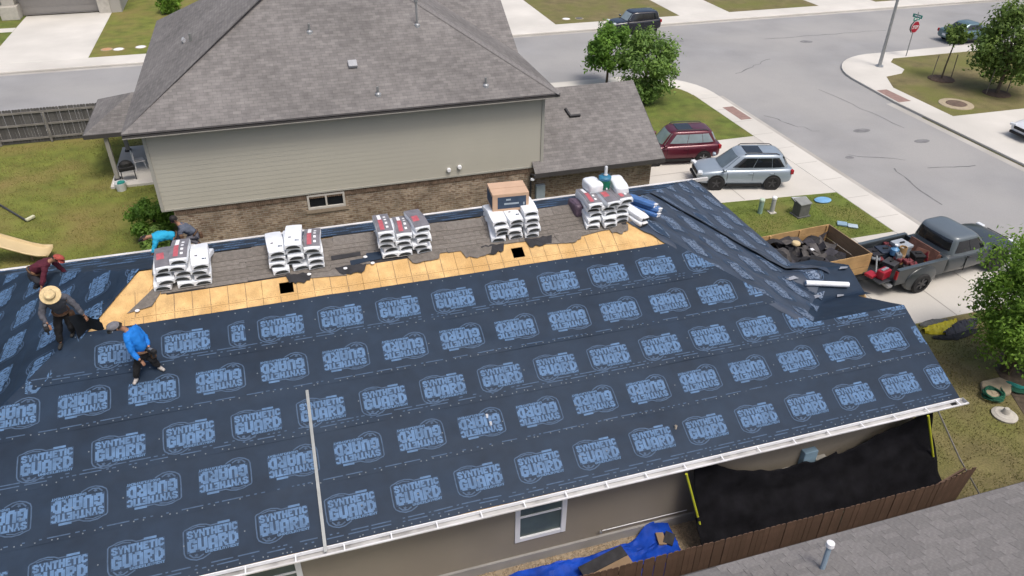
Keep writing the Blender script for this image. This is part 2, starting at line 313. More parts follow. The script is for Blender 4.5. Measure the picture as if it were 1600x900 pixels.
# gravel beside the house
gv = struct(MB().prism([(-12, 9.5), (9.2, 9.5), (9.2, 11.25), (-12, 11.25)], -.05, .006).build('gravel_bed', m_gravel))
mb = MB()
for i in range(5200):
    x, y = random.uniform(-2, 9.3), random.uniform(9.6, 11.25); r = random.uniform(.02, .05); a = random.random()*6
    mb.add([(x+r*math.cos(a), y+r*math.sin(a), .005), (x+r*math.cos(a+2.1), y+r*math.sin(a+2.1), .005), (x+r*math.cos(a+4.2), y+r*math.sin(a+4.2), .005), (x, y, .005+r*.9)], [(0, 1, 3), (1, 2, 3), (2, 0, 3)])
stuff(mb.build('gravel', M('pebble', (.30, .235, .16), .9, .5, 30)), 'tan gravel spread along the foot of the stucco wall')
# grass blades on the nearer lawns
def blades(name, x0, x1, y0, y1, n, h, mat, label, skip=None):
    mb = MB()
    for i in range(n):
        x, y = random.uniform(x0, x1), random.uniform(y0, y1)
        if skip and skip(x, y): continue
        if N(x*.9, y*.9, 3) < -.28: continue
        hh = h*random.uniform(.5, 1.3); a = random.random()*6.28; w = .014; lx, ly = random.uniform(-.04, .04), random.uniform(-.04, .04)
        mb.add([(x-w*math.cos(a), y-w*math.sin(a), 0), (x+w*math.cos(a), y+w*math.sin(a), 0), (x+lx, y+ly, hh)], [(0, 1, 2)])
    return stuff(mb.build(name, mat), label)
m_bl = M('blade_green', (.145, .155, .03), .8, .35, 2, col2=(.21, .175, .06)); m_bl2 = M('blade_dry', (.165, .14, .055), .8, .35, 2, col2=(.13, .14, .035))
blades('grass_front', 15.4, 24.3, 6.0, 16.7, 26000, .05, m_bl2, 'short patchy grass on the front lawn', lambda x, y: x > 20.3 and y < 14.6)
blades('grass_back', -17, -5.2, 24.6, 43, 30000, .06, m_bl, 'short grass of the fenced back yard', lambda x, y: x > -5.6)
blades('grass_verge', 15.5, 24.3, 22.9, 26.6, 9000, .05, M('blade_fresh', (.12, .165, .027), .8, .35, 2), 'green grass strip between the two driveways')
blades('grass_side', 9.3, 15.3, 7.6, 11.0, 9000, .06, m_bl, 'grass beside the black netting')
# ================================================================ MAIN HOUSE
T = math.tan(R(25)); CS, SN = math.cos(R(25)), math.sin(R(25)); EZ = 2.83
YN, YF, XL, XR, YR, ZR, RXL, RXR = 10.82, 24.48, -10.83, 15.23, 17.65, 2.83+6.83*T, -4.0, 8.4
GY, GZR, GX = 13.4, 2.83+2.58*T, 15.6           # front gable: ridge Y, ridge z, end X
G2Y, G2Z, G2X = 16.25, 3.56, 16.1               # second small gable
def roofZ(X, Y):
    z = min(EZ+(Y-YN)*T, EZ+(YF-Y)*T, EZ+(X-XL)*T, EZ+(XR-X)*T)
    if X > 11: z = max(z, min(EZ+(Y-YN)*T, GZR-(Y-GY)*T))
    if X > 12.5: z = max(z, G2Z-abs(Y-G2Y)*T)
    return z
HOUSE = thing('house', 'single-storey stucco house with its roof half covered in dark blue printed underlayment', 'house', (2.2, 17.6, 0))
wins = [(3.72, 4.93, .86, 2.2), (-2.4, -1.22, .86, 2.2), (-8.0, -6.8, .86, 2.2)]
mb = holes_wall(MB(), lambda x, z: (x, 11.3, z), -10.35, 14.9, .3, 2.72, wins)
for x0, x1, z0, z1 in wins:
    for a, b in (((x0, z0), (x1, z0)), ((x1, z0), (x1, z1)), ((x1, z1), (x0, z1)), ((x0, z1), (x0, z0))): mb.add([(a[0], 11.3, a[1]), (b[0], 11.3, b[1]), (b[0], 11.42, b[1]), (a[0], 11.42, a[1])], [(0, 1, 2, 3)])
mb.add([(14.9, 11.3, .3), (14.9, 24.0, .3), (14.9, 24.0, 2.72), (14.9, 11.3, 2.72)], [(0, 1, 2, 3)]).add([(-10.35, 24, .3), (14.9, 24.0, .3), (14.9, 24.0, 2.72), (-10.35, 24, 2.72)], [(0, 1, 2, 3)]).add([(-10.35, 11.3, .3), (-10.35, 24, .3), (-10.35, 24, 2.72), (-10.35, 11.3, 2.72)], [(0, 1, 2, 3)])
mb.add([(14.92, 11.3, 2.5), (14.92, 15.4, 2.5), (14.92, GY, GZR-.08)], [(0, 1, 2)]).add([(15.5, 15.2, 0.3), (15.5, 17.4, .3), (15.5, 17.4, 2.9), (15.5, G2Y, G2Z-.1), (15.5, 15.2, 2.9)], [(0, 1, 2, 3, 4)])
mb.build('wall', m_stucco, HOUSE)
MB().box(-10.4, 14.95, 11.24, 24.06, -.1, .3).build('foundation', M('foundation', (.27, .26, .25), .9, .12, 1.5, bump=.2), HOUSE, bevel=.01)
MB().add([(-10.3, 11.35, 2.6), (14.85, 11.35, 2.6), (14.85, 23.95, 2.6), (-10.3, 23.95, 2.6)], [(0, 1, 2, 3)]).build('ceiling', m_hole, HOUSE)
def window(x0, x1, z0, z1, y, parent, fm=m_white, rail=True, gl=m_glass):
    w = .085
    wobj = MB().box(x0-.04, x0+w, y-.035, y+.05, z0-.04, z1+.04).box(x1-w, x1+.04, y-.035, y+.05, z0-.04, z1+.04).box(x0+w, x1-w, y-.032, y+.05, z0-.04, z0+w).box(x0+w, x1-w, y-.032, y+.05, z1-w, z1+.04).build('window', fm, parent, bevel=.008)
    MB().box(x0+w, x1-w, y+.02, y+.03, z0+w, z1-w).build('pane', gl, wobj)
    if rail:
        zm = (z0+z1)/2+.12; MB().box(x0+w, x1-w, y-.005, y+.04, zm-.025, zm+.025).build('sash_rail', fm, wobj, bevel=.004)
    return wobj
for w in wins: window(*w, 11.3, HOUSE)
# blind behind the panes, roof deck and trims
TH = Vector((0, 0, -.05))
def deck(name, pts, mat=m_osb, dz=-.012): return MB().slab([Vector(p)+Vector((0, 0, dz)) for p in pts], TH).build(name, mat, HOUSE)
def npt(u, v, h=0): return Vector((u, YN+v*CS-h*SN, EZ+v*SN+h*CS))       # near slope frame
VH = (YR-YN)/CS; V1 = 5.6
uL = lambda v: XL+v*CS
uR = lambda v: 15.23-v*CS
deck('roof_deck', [npt(XL, 0), npt(GX, 0), npt(GX, (GY-YN)/CS), npt(uR((GY-YN)/CS), (GY-YN)/CS), npt(uR(V1), V1), npt(uL(V1), V1)])
HO = [(-.80, -.47, 6.28, 6.60), (5.22, 5.54, 6.30, 6.62)]
OZ0, OZ1 = V1, 6.95
deck('roof_deck', [npt(uL(OZ1-.1), OZ1-.1), npt(uR(OZ1-.1), OZ1-.1), npt(RXR, VH), npt(RXL, VH)])
deck('roof_deck', [(RXL, YR, ZR), (RXR, YR, ZR), (XR, YF, EZ), (XL, YF, EZ)])
deck('roof_deck', [(XL, YN, EZ), (RXL, YR, ZR), (XL, YF, EZ)])
deck('roof_deck', [(RXR, YR, ZR), (12.65, GY, GZR), (XR, 15.98, EZ), (XR, YF, EZ)])
deck('roof_deck', [(12.65, GY, GZR), (GX, GY, GZR), (GX, 16, EZ), (XR, 15.98, EZ)])
deck('roof_deck', [(13.6, G2Y, G2Z), (G2X, G2Y, G2Z), (G2X, G2Y+1.57, EZ), (15.1, G2Y+1.57, EZ)])
deck('roof_deck', [(13.6, G2Y, G2Z), (G2X, G2Y, G2Z), (G2X, G2Y-1.2, G2Z-1.2*T), (15.1, G2Y-1.2, G2Z-1.2*T)])
# bare OSB panels with the two vent openings
def osb_panel(u0, u1, v0, v1, holes=()):
    mb = holes_wall(MB(), lambda u, v: npt(u, v, .0), u0, u1, v0, v1, list(holes))
    holes_wall(mb, lambda u, v: npt(u, v, -.02), u0, u1, v0, v1, list(holes))
    for a, b, c, d in list(holes)+[(u0, u1, v0, v1)]:
        for p, q in (((a, c), (b, c)), ((b, c), (b, d)), ((b, d), (a, d)), ((a, d), (a, c))): mb.add([npt(*p, 0), npt(*q, 0), npt(*q, -.02), npt(*p, -.02)], [(0, 1, 2, 3)])
    o = mb.build('osb_panel', m_osb, HOUSE); ink = MB()
    u = u0+.41
    while u < u1-.1:
        if not any(h[0]-.03 < u < h[1]+.03 for h in holes): ink.add([npt(u-.009, v0+.01, .004), npt(u+.009, v0+.01, .004), npt(u+.009+random.uniform(-.01, .01), v1-.01, .004), npt(u-.009, v1-.01, .004)], [(0, 1, 2, 3)])
        u += .41
    k = 0
    while u0+.1+k*.09 < u1-.05:                     # rows of nail heads
        u = u0+.1+k*.09; k += 1
        for vv in (v0+.05, v1-.05):
            uu = u+random.uniform(-.02, .02); ink.add([npt(uu-.008, vv-.008, .0045), npt(uu+.008, vv-.008, .0045), npt(uu+.008, vv+.008, .0045), npt(uu-.008, vv+.008, .0045)], [(0, 1, 2, 3)])
    stuff(ink.build('ink_line', m_osbink, o)); return o
u = -4.75
for w in (1.1, 2.44, 2.44, 2.44, 2.44, 2.44, 1.45):
    u1 = u+w; vb = 6.22
    for (va, vc) in ((OZ0, vb-.004), (vb+.004, OZ1)):
        a = max(u, uL(vc)+.02); b = min(u1-.008, uR(vc)+.02)
        if b-a < .1: continue
        osb_panel(a, b, va, vc, [h for h in HO if h[0] > a and h[1] < b and h[2] > va and h[3] < vc])
    u = u1
MB().slab([npt(8.5, OZ0, -.004), npt(uR(OZ0)+.02, OZ0, -.004), npt(uR(OZ1)+.02, OZ1, -.004), npt(8.5, OZ1, -.004)], (0, 0, -.012)).build('osb_panel', m_osb, HOUSE)
# tongue of OSB running up the hip at the ridge end
MB().slab([npt(-5.35, 5.9, .003), npt(-4.3, 5.9, .003), npt(-4.15, 6.4, .003), npt(-3.7, 7.1, .003), npt(-3.72, 7.45, .003), npt(-4.02, 7.5, .003), npt(-4.95, 6.6, .003)], (0, 0, -.012)).build('osb_panel', m_osb, HOUSE)
# old shingles around the ridge: each piece its own
shm = []
for mt in (m_shold, m_shold2, m_shold):
    w, d = random.uniform(.98, 1.0), .30
    mbx = MB().add([(0, 0, .016), (w, 0, .016), (w, d, .002), (0, d, .002), (0, 0, .002), (w, 0, .002)], [(0, 1, 2, 3), (4, 5, 1, 0), (0, 3, 4), (1, 5, 2)])
    me = mbx.mesh('shingle'); me.materials.append(mt); shm.append(me)
NB = Matrix(((1, 0, 0, 0), (0, CS, -SN, YN), (0, SN, CS, EZ), (0, 0, 0, 1)))
oldp = MB().slab([npt(-3.4, 6.74, .012), npt(8.7, 6.83, .012), npt(8.6, 7.52, .012), npt(-3.6, 7.52, .012)], (0, 0, -.01)).build('old_felt', m_felt, HOUSE)
row = 0; v = 6.62
while v < 7.5:
    u = -3.35-(row % 3)*.17+(.2 if row == 0 else 0)
    while u < 8.75:
        keep = True
        if row == 0 and (N(u*1.3, 1.7) < .12 or 1.0 < u < 1.9): keep = False
        if row == 1 and (1.1 < u < 1.75 or -.5 < u < -.2): keep = False
        if row == 2 and 1.3 < u < 1.6: keep = False
        if -2.6 < u < -2.2 and row == 2: keep = False
        if keep and u < uR(v)-.6:
            o = obj('old_shingle', random.choice(shm), HOUSE, True)
            o.matrix_basis = NB @ Matrix.Translation((u+random.uniform(-.01, .01), v+random.uniform(-.012, .012)+.012*math.sin(u*3), .013+.004*row)) @ Matrix.Rotation(random.uniform(-.012, .012)+(random.uniform(-.12, .12) if row == 0 else 0), 4, 'Z')
        u += 1.005
    row += 1; v += .14
# far slope old shingles (too grazing to tell apart): one sheet
MB().slab([(-3.8, YR+.03, ZR+.002), (8.4, YR+.03, ZR+.002), (10.4, 19.9, roofZ(0, 19.9)+.015), (-3.75, 19.75, roofZ(0, 19.75)+.015)], (0, 0, -.01)).build('old_shingle_sheet', BR('old_shingles_far', (.125, .118, .11), (.16, .15, .142), (.07, .07, .07), .33, .14, .006, patch=.25), HOUSE, uv=lambda c: (c.x, c.y*1.1))
# torn edges and felt scraps on the decking
def scrap(name, u, v, pts, mat, h=.03, par=HOUSE):
    return MB().slab([npt(u+a, v+b, h+random.uniform(0, .02)) for a, b in pts], (0, 0, -.006)).build(name, mat, par)
for u, v, k in ((-.3, 6.62, m_felt), (1.0, 6.64, m_felt), (4.3, 6.60, m_shold), (4.75, 6.64, m_felt), (6.05, 6.66, m_felt), (6.9, 6.64, m_shold), (8.4, 6.68, m_shold), (2.9, 6.66, m_shold)):
    n = 9; L_ = random.uniform(.25, .45); top = [(L_*(1-2*i/n), .16+random.uniform(-.03, .03)) for i in range(n+1)]; bot = [(-L_*(1-2*i/n), -.10*random.random()-.06*math.sin(math.pi*i/n)) for i in range(1, n)]
    scrap('torn_felt', u, v, top+bot, k, .032)
scrap('torn_felt', -4.28, 6.36, [(0, 0), (.55, .1), (.75, .45), (.7, .7), (.45, .45)], m_shold, .03)
scrap('torn_felt', 1.0, 6.78, [(0, 0), (.35, .05), (.95, .1), (.95, .3), (.45, .32), (.4, .18), (0, .16)], m_under, .034)
scrap('torn_felt', .55, 7.02, [(0, 0), (.75, .03), (.75, .15), (0, .13)], m_felt, .045)
for u, v in ((-4.05, 6.38), (-.05, 6.70), (.85, 6.72), (1.55, 6.76), (1.4, 6.98)):
    p = npt(u, v, .05); tag(MB().lathe([(.0, .012), (.05, .012), (.055, .0), (0, 0)], p, 12).build('cap_disc', m_white), 'small round white cap lying among the torn shingles', 'cap', 'white caps on the old shingles')
# ------------------------------------------------ underlayment sheets with printed logos
def text_mesh(s, w, h, off=.03, res=2):
    cu = bpy.data.curves.new('txt', 'FONT'); cu.body = s; cu.size = 1; cu.offset = off; cu.resolution_u = res; cu.fill_mode = 'FRONT'; cu.space_character = 1.06
    o = bpy.data.objects.new('txt', cu); COL.objects.link(o); bpy.context.view_layer.update()
    me = bpy.data.meshes.new_from_object(o.evaluated_get(bpy.context.evaluated_depsgraph_get()))
    vs = [v.co.copy() for v in me.vertices]; fs = [tuple(p.vertices) for p in me.polygons]
    bpy.data.objects.remove(o); bpy.data.curves.remove(cu); bpy.data.meshes.remove(me)
    x0, x1 = min(v.x for v in vs), max(v.x for v in vs); y0, y1 = min(v.y for v in vs), max(v.y for v in vs)
    return [((v.x-x0)/(x1-x0)*w, (v.y-y0)/(y1-y0)*h, 0) for v in vs], fs
def ribbon(mb, pts, w, closed=False):
    pts = [Vector((x, y, 0)) for x, y in pts]; n = len(pts); vs = []
    for i, p in enumerate(pts):
        a = pts[(i-1) % n] if closed else pts[max(i-1, 0)]; b = pts[(i+1) % n] if closed else pts[min(i+1, n-1)]
        t = (b-a).normalized(); nn = Vector((-t.y, t.x, 0))*w/2; vs += [p+nn, p-nn]
    mb.add(vs, [(2*i, 2*i+1, (2*i+3) % (2*n), (2*i+2) % (2*n)) for i in range(n if closed else n-1)])
FONT = {
'G': '.#####.|#######|##...##|##.....|##.####|##...##|##...##|#######|.#####.', 'U': '##...##|##...##|##...##|##...##|##...##|##...##|##...##|#######|.#####.',
'A': '.#####.|#######|##...##|##...##|##...##|#######|#######|##...##|##...##', 'R': '######.|#######|##...##|##...##|######.|#####..|##.##..|##..##.|##...##',
'D': '#####..|######.|##..###|##...##|##...##|##...##|##..###|######.|#####..', 'S': '.#####.|#######|##...##|###....|.#####.|....###|##...##|#######|.#####.',
'Y': '##...##|##...##|.##.##.|.##.##.|..###..|..###..|..###..|..###..|..###..', 'N': '##...##|###..##|###..##|####.##|#######|##.####|##..###|##..###|##...##',
'T': '#######|#######|..###..|..###..|..###..|..###..|..###..|..###..|..###..', 'H': '##...##|##...##|##...##|#######|#######|#######|##...##|##...##|##...##',
'E': '######|######|##....|#####.|#####.|##....|##....|######|######', 'I': '###|###|###|###|###|###|###|###|###', 'C': '.#####.|#######|##...##|##.....|##.....|##.....|##...##|#######|.#####.',
'L': '###...|###...|###...|###...|###...|###...|###...|######|######', 'M': '##....##|###..###|########|########|##.##.##|##.##.##|##....##|##....##|##....##'}
LOGO = MB()
def put(s, x, y, w, h, gap=1):
    def cols(c):
        n = len(FONT[c].split('|')[0]); q = [0.]
        for k in range(n): q.append(q[-1]+(.92 if c in 'TYINM' else (1.3 if k < 2 or k >= n-2 else .58)))
        return q
    rw = [0.]
    for k in range(9): rw.append(rw[-1]+(1.3 if k in (0, 1, 4, 7, 8) else .8))
    gap *= .45; tot = sum(cols(c)[-1] for c in s)+gap*(len(s)-1); cw, chh = w/tot, h/rw[-1]; cx = x
    for c in s:
        rows = FONT[c].split('|'); n = len(rows[0]); cq = cols(c); yt = lambda r: y+h-rw[r]*chh
        i = 0
        while i < 9:                         # merge equal rows, then runs
            j = i
            while j+1 < 9 and rows[j+1] == rows[i]: j += 1
            k = 0
            while k < n:
                if rows[i][k] == '#':
                    e = k
                    while e+1 < n and rows[i][e+1] == '#': e += 1
                    LOGO.add([(cx+cq[k]*cw, yt(j+1), 0), (cx+cq[e+1]*cw, yt(j+1), 0), (cx+cq[e+1]*cw, yt(i), 0), (cx+cq[k]*cw, yt(i), 0)], [(0, 1, 2, 3)]); k = e
                k += 1
            i = j+1
        cx += (cq[-1]+gap)*cw
put('SYNTHETIC', -.46, .078, .98, .160); put('GUARD', -.46, -.205, .98, .268); put('UNDERLAYMENT', -.13, -.272, .65, .055)
LOGO0 = MB().add([(-.475, -.215, 0), (.53, -.215, 0), (.53, .25, 0), (-.475, .25, 0)], [(0, 1, 2, 3)])
LOGO.add([(.14, .262, 0), (.38, .262, 0), (.38, .31, 0), (.14, .31, 0)], [(0, 1, 2, 3)])
LOGO2 = MB()
ribbon(LOGO2, [(.14, .275), (.0, .27), (-.08, .31), (-.2, .335), (-.34, .325), (-.44, .285), (-.5, .27), (-.525, .24), (-.53, 0), (-.525, -.2), (-.5, -.27), (-.42, -.33), (-.3, -.37), (-.18, -.36), (-.08, -.315), (-.03, -.285)], .026)
ribbon(LOGO2, [(-.43, -.235), (-.36, -.31), (-.25, -.325), (-.16, -.28)], .03); ribbon(LOGO2, [(-.4, .27), (-.25, .3), (-.1, .27)], .022)
put_star = [(-.30+.05*math.cos(k*.6283)*(1 if k % 2 == 0 else .45), -.275+.04*math.sin(k*.6283)*(1 if k % 2 == 0 else .45), 0) for k in range(10)]
LOGO2.add(put_star, [tuple(range(10))])
def clipmb(src, mtx, clips):
    bm = bmesh.new(); vs = [bm.verts.new(mtx @ Vector(v)) for v in src.v]
    for f in src.f:
        try: bm.faces.new([vs[i] for i in f])
        except ValueError: pass
    for pu, pv, nu, nv in clips:
        if any((v.co.x-pu)*nu+(v.co.y-pv)*nv < 0 for v in bm.verts):
            bmesh.ops.bisect_plane(bm, geom=bm.verts[:]+bm.edges[:]+bm.faces[:], plane_co=(pu, pv, 0), plane_no=(-nu, -nv, 0), clear_outer=True)
    return bm
class Frame:
    """in-plane metres (u,v) -> plan (X,Y); z follows the roof surface"""
    def __init__(s, o, u, v): s.o = Vector(o); s.u = Vector(u); s.v = Vector(v)
    def xy(s, a, b): p = s.o+s.u*a+s.v*b; return p.x, p.y
FN = Frame((0, YN), (1, 0), (0, CS)); FF = Frame((0, YF), (-1, 0), (0, -CS)); FL = Frame((XL, 0), (0, -1), (CS, 0)); FR_ = Frame((XR, 0), (0, 1), (-CS, 0))
def lay(bm, fr, hf, name, mat, parent, smooth=True):
    for v in bm.verts:
        a, b = v.co.x, v.co.y; X, Y = fr.xy(a, b); v.co = Vector((X, Y, roofZ(X, Y)+hf(a, b)))
    me = bpy.data.meshes.new(name); bm.to_mesh(me); bm.free(); me.materials.append(mat)
    if smooth: me.polygons.foreach_set('use_smooth', [True]*len(me.polygons))
    return obj(name, me, parent)
def sheet(fr, u0, u1, v0, v1, clips, hf, res=.16, name='underlayment_sheet', wob=0.):
    nu, nv = max(2, int((u1-u0)/res)), max(2, int((v1-v0)/res)); g = MB()
    for j in range(nv+1):
        for i in range(nu+1):
            a = u0+(u1-u0)*i/nu; b = v0+(v1-v0)*j/nv
            if wob and j == 0: b += wob*(N(a*1.1, 5.5)+.5*N(a*3.1, 2))
            g.v.append((a, b, 0))
    for j in range(nv):
        for i in range(nu): k = j*(nu+1)+i; g.f.append((k, k+1, k+nu+2, k+nu+1))
    bm = clipmb(g, Matrix(), clips); return lay(bm, fr, hf, name, m_under, HOUSE)
def logos(fr, sh, us, v, inv, clips, hf, sc=1., lm=None):
    for u in us:
        mt = Matrix.Translation((u, v, 0)) @ Matrix.Rotation(math.pi if inv else 0, 4, 'Z') @ Matrix.Scale(sc, 4)
        if any((u-pu)*nu+(v-pv)*nv < -.62 for pu, pv, nu, nv in clips): continue
        for src, mat, nm in ((LOGO, lm or m_logo, 'printed_logo'), (LOGO2, m_logof, 'printed_border'), (LOGO0, m_logo0, 'printed_backing')):
            bm = clipmb(src, mt, clips)
            if src is LOGO0: bmesh.ops.subdivide_edges(bm, edges=bm.edges[:], cuts=5, use_grid_fill=True)
            if len(bm.faces) == 0: bm.free(); continue
            lay(bm, fr, lambda a, b, o_=.004 if src is LOGO0 else .0075: hf(a, b)+o_, nm, mat, sh, False)
def fasten(fr, sh, u0, u1, v, clips, hf, step=.2):
    nb = MB(); u = u0
    while u < u1:
        uu, vv = u+random.uniform(-.05, .05), v+random.uniform(-.02, .02); u += step*random.uniform(.6, 1.5); r = .016
        if any((uu-pu)*nu+(vv-pv)*nv < .05 for pu, pv, nu, nv in clips): continue
        nb.add([(uu+r*math.cos(t*1.047), vv+r*math.sin(t*1.047), 0) for t in range(6)], [tuple(range(6))])
    if nb.f: stuff(lay(clipmb(nb, Matrix(), []), fr, lambda a, b: hf(a, b)+.008, 'nail_cap', m_nail, sh, False))
def dashes(fr, sh, u0, u1, v, clips, hf):
    nb = MB(); u = u0
    while u < u1:
        w = random.choice((.36, .42, .05, .05, .08)); 
        if not any((uu-pu)*nu+(v-pv)*nv < .05 for pu, pv, nu, nv in clips for uu in (u, u+w)): nb.add([(u, v-.012, 0), (u+w, v-.012, 0), (u+w, v+.012, 0), (u, v+.012, 0)], [(0, 1, 2, 3)])
        u += w+random.choice((.06, .09, .25))
    if nb.f: stuff(lay(clipmb(nb, Matrix(), []), fr, lambda a, b: hf(a, b)+.006, 'printed_line', m_logof, sh, False))
seams = [0., 1.30, 2.46, 3.61, 4.76, 5.93]
lclip = (XL, 0, 1/math.hypot(1, CS), -CS/math.hypot(1, CS))            # right of the left hip
rclip = (15.23, 0, -1/math.hypot(1, CS), -CS/math.hypot(1, CS))        # left of the right hip
phase = [(.05, .68, 0), (.41, 1.90, 1), (1.16, 2.99, 0), (.48, 4.19, 1), (.53, 5.30, 0)]
for k in range(5):
    va, vb = seams[k], seams[k+1]+.06
    hf = lambda a, b, k=k: .012+.008*k+.004*N(a*.9, b*1.6, k)+.012*max(0, N(a*.35, b*.8, k+9))+.045*max(0, N(a*.5+b*.9, b*.5-a*.1, k+4)-.2)+.03*max(0, N(a*.25, b*2.2, k+14)-.15)
    vtop = (GY-YN)/CS-.005
    rects = [(XL, 15.6, va, min(vb, vtop), [lclip])] if va < vtop else []
    if vb > vtop: rects.append((XL, 12.66 if va < vtop else 13, max(va, vtop), vb, [lclip, rclip]))
    for q, (a, b, c, d, cl) in enumerate(rects):
        sh = sheet(FN, a, b, c, d, cl, hf, .13)
        ph, vl, inv = phase[k]
        us = [ph+1.41*j for j in range(-9, 12)]
        if k == 4: us = [x for x in us if x > -1.1]+[-1.55, -3.02, -4.43]   # cut roll end
        lim = [(0, c+.0, 0, 1), (0, d-.0, 0, -1)]+([(15.58, 0, -1, 0)] if q == 0 and va < vtop else [])+([(12.66, 0, 1, 0)] if False else [])
        if k == 4:
            logos(FN, sh, [x for x in us if abs(x+1.55) > .01], vl, inv, cl+lim, hf)
            logos(FN, sh, [-1.55], vl, inv, cl+lim+[(-1.70, 0, -1, 0)], hf)
        else: logos(FN, sh, us, vl, inv, cl+lim, hf)
        if q == 0:
            fasten(FN, sh, XL, 15.5, va+.045, cl, hf); fasten(FN, sh, XL, 15.5, (va+vb)/2-.02, cl, hf, 1.1)
            dashes(FN, sh, XL, 15.4, va+.13 if k in (0, 2, 4) else va+.09, cl, hf)
            if k in (0, 2, 4): dashes(FN, sh, XL, 15.4, va+.2, cl, hf)
            if k == 4: fasten(FN, sh, XL, 10, 5.88, cl, hf, .35)
# left hip plane: strips run along the hip's eave, loosely lying
for k in range(7):
    va = .0+1.15*k; vb = va+1.2; eo = .03
    cl = [(-YR, VH+eo, -1/math.hypot(1, 1/CS), -1/CS/math.hypot(1, 1/CS)), (-YR, VH+eo, 1/math.hypot(1, 1/CS), -1/CS/math.hypot(1, 1/CS))]
    hf = lambda a, b, k=k: .016+.004*k+.03*max(0, N(a*.5+7, b*2.2, k))+.012*N(a*1.1, b*3.5, k)+.01
    sh = sheet(FL, -YF, -YN, va, vb, cl, hf, .1, wob=.03)
    logos(FL, sh, [-24.2+1.41*j+(.4*k % 1.41) for j in range(10)], va+.62, k % 2, cl+[(0, va, 0, 1), (0, vb, 0, -1)], lambda a, b: hf(a, b)+.004)
# far slope
for k in range(4):
    va = 1.15*k; hf = lambda a, b, k=k: .012+.004*k+.006*N(a*.8, b*2, k)
    c1 = (-XR, 0, 1/math.hypot(1, CS), -CS/math.hypot(1, CS)); c2 = (-XL, 0, -1/math.hypot(1, CS), -CS/math.hypot(1, CS))
    sh = sheet(FF, -XR, -XL, va, va+1.2, [c1, c2], hf, .25)
    logos(FF, sh, [-15+1.41*j+.5*(k % 2) for j in range(19)], va+.62, k % 2, [c1, c2, (0, va, 0, 1), (0, va+1.2, 0, -1)], hf)
hf = lambda a, b: .02+.03*abs(N(a*.8, b*2.5, 6))+.012*N(a*2, b*5)
sheet(FF, 3.75, 9.5, 4.4, 7.5, [c2], hf, .1)
# right hip plane: two loose sheets laid along the hip, rumpled, their edges lifting
ha = Vector((1, -1)).normalized(); hb = Vector((1, 1)).normalized()
kk = 1/math.hypot(1, T/math.sqrt(2))
FH = Frame((RXR, YR), ha*kk, hb*kk)
inside = [(0, 0, 0, 1)]
def pq(X, Y): d = Vector((X-RXR, Y-YR)); return d.dot(ha)/kk, d.dot(hb)/kk
def half(p0, p1, inner):
    a, b, c = Vector(pq(*p0)), Vector(pq(*p1)), Vector(pq(*inner)); t = (b-a).normalized(); nn = Vector((-t.y, t.x))
    if (c-a).dot(nn) < 0: nn = -nn
    return (a.x, a.y, nn.x, nn.y)
HC = [half((XR+.05, 10), (XR+.05, 30), (12, 18)), half((12.65, GY), (XR, 15.98), (12, 18)), half((RXR, YR), (XR, YF), (14, 17))]
rump = lambda a, b, s: .045*abs(N(a*.35+s, b*1.7, s))+.02*N(a*.8, b*4.0, s+3)+.01*N(a*3, b*6, s)
for q0, q1, s, base, lift in ((-.2, 4.25, 1., .03, .0), (3.85, 9.9, 4., .05, .07)):
    hf = lambda a, b, q0=q0, s=s, base=base, lift=lift: base+rump(a, b, s)+lift*max(0, 1-(b-q0)/.5)*(.55+.6*abs(N(a*.9, 3)))
    sh = sheet(FH, -.6, 6.12 if q0 < 0 else 7.5, q0, q1, HC, hf, .09, wob=.11)
    sh.data.materials[0] = M('underlayment_loose', (.033, .048, .077), .5, .25, 1.5, bump=.3, bscale=6, spec=.35)
    nq = 1/math.hypot(1, CS); Yq = lambda q: YR+q*kk*math.sqrt(2)-(XR-RXR)       # Y where the line of constant q meets the eave
    rc = [(Yq(q0+.12 if q0 > 0 else .02), 0, nq, -CS*nq), (YF, 0, -nq, -CS*nq), (15.98, 0, nq, CS*nq), (0, .03, 0, 1)]
    if q0 < 0: rc.append((Yq(3.95), 0, -nq, CS*nq))
    h2 = lambda a, b, hf=hf: hf(*pq(*FR_.xy(a, b)))+.004
    for i in range(7):
        v = .55+1.13*i; logos(FR_, sh, [12.2+1.41*j+.6*(i % 2) for j in range(10)], v, i % 2, rc+[(0, v-.6, 0, 1)], h2, 1.0, M('logo_sheen', (.125, .17, .25), .55, .12, 7))  # paler print: sheen at the grazing view put into its colour
# gables
hfg = lambda a, b: .02+.02*abs(N(a*.8, b*2.5, 2))+.008*N(a*3, b*3)
sheet(Frame((0, 0), (1, 0), (0, 1)), 12.3, 15.6, GY-.02, 15.6, [], hfg, .1)
sheet(Frame((0, 0), (1, 0), (0, 1)), 13.3, 16.1, 15.05, 17.85, [], lambda a, b: .024+.02*abs(N(a*.8, b*2.5, 4)), .1)
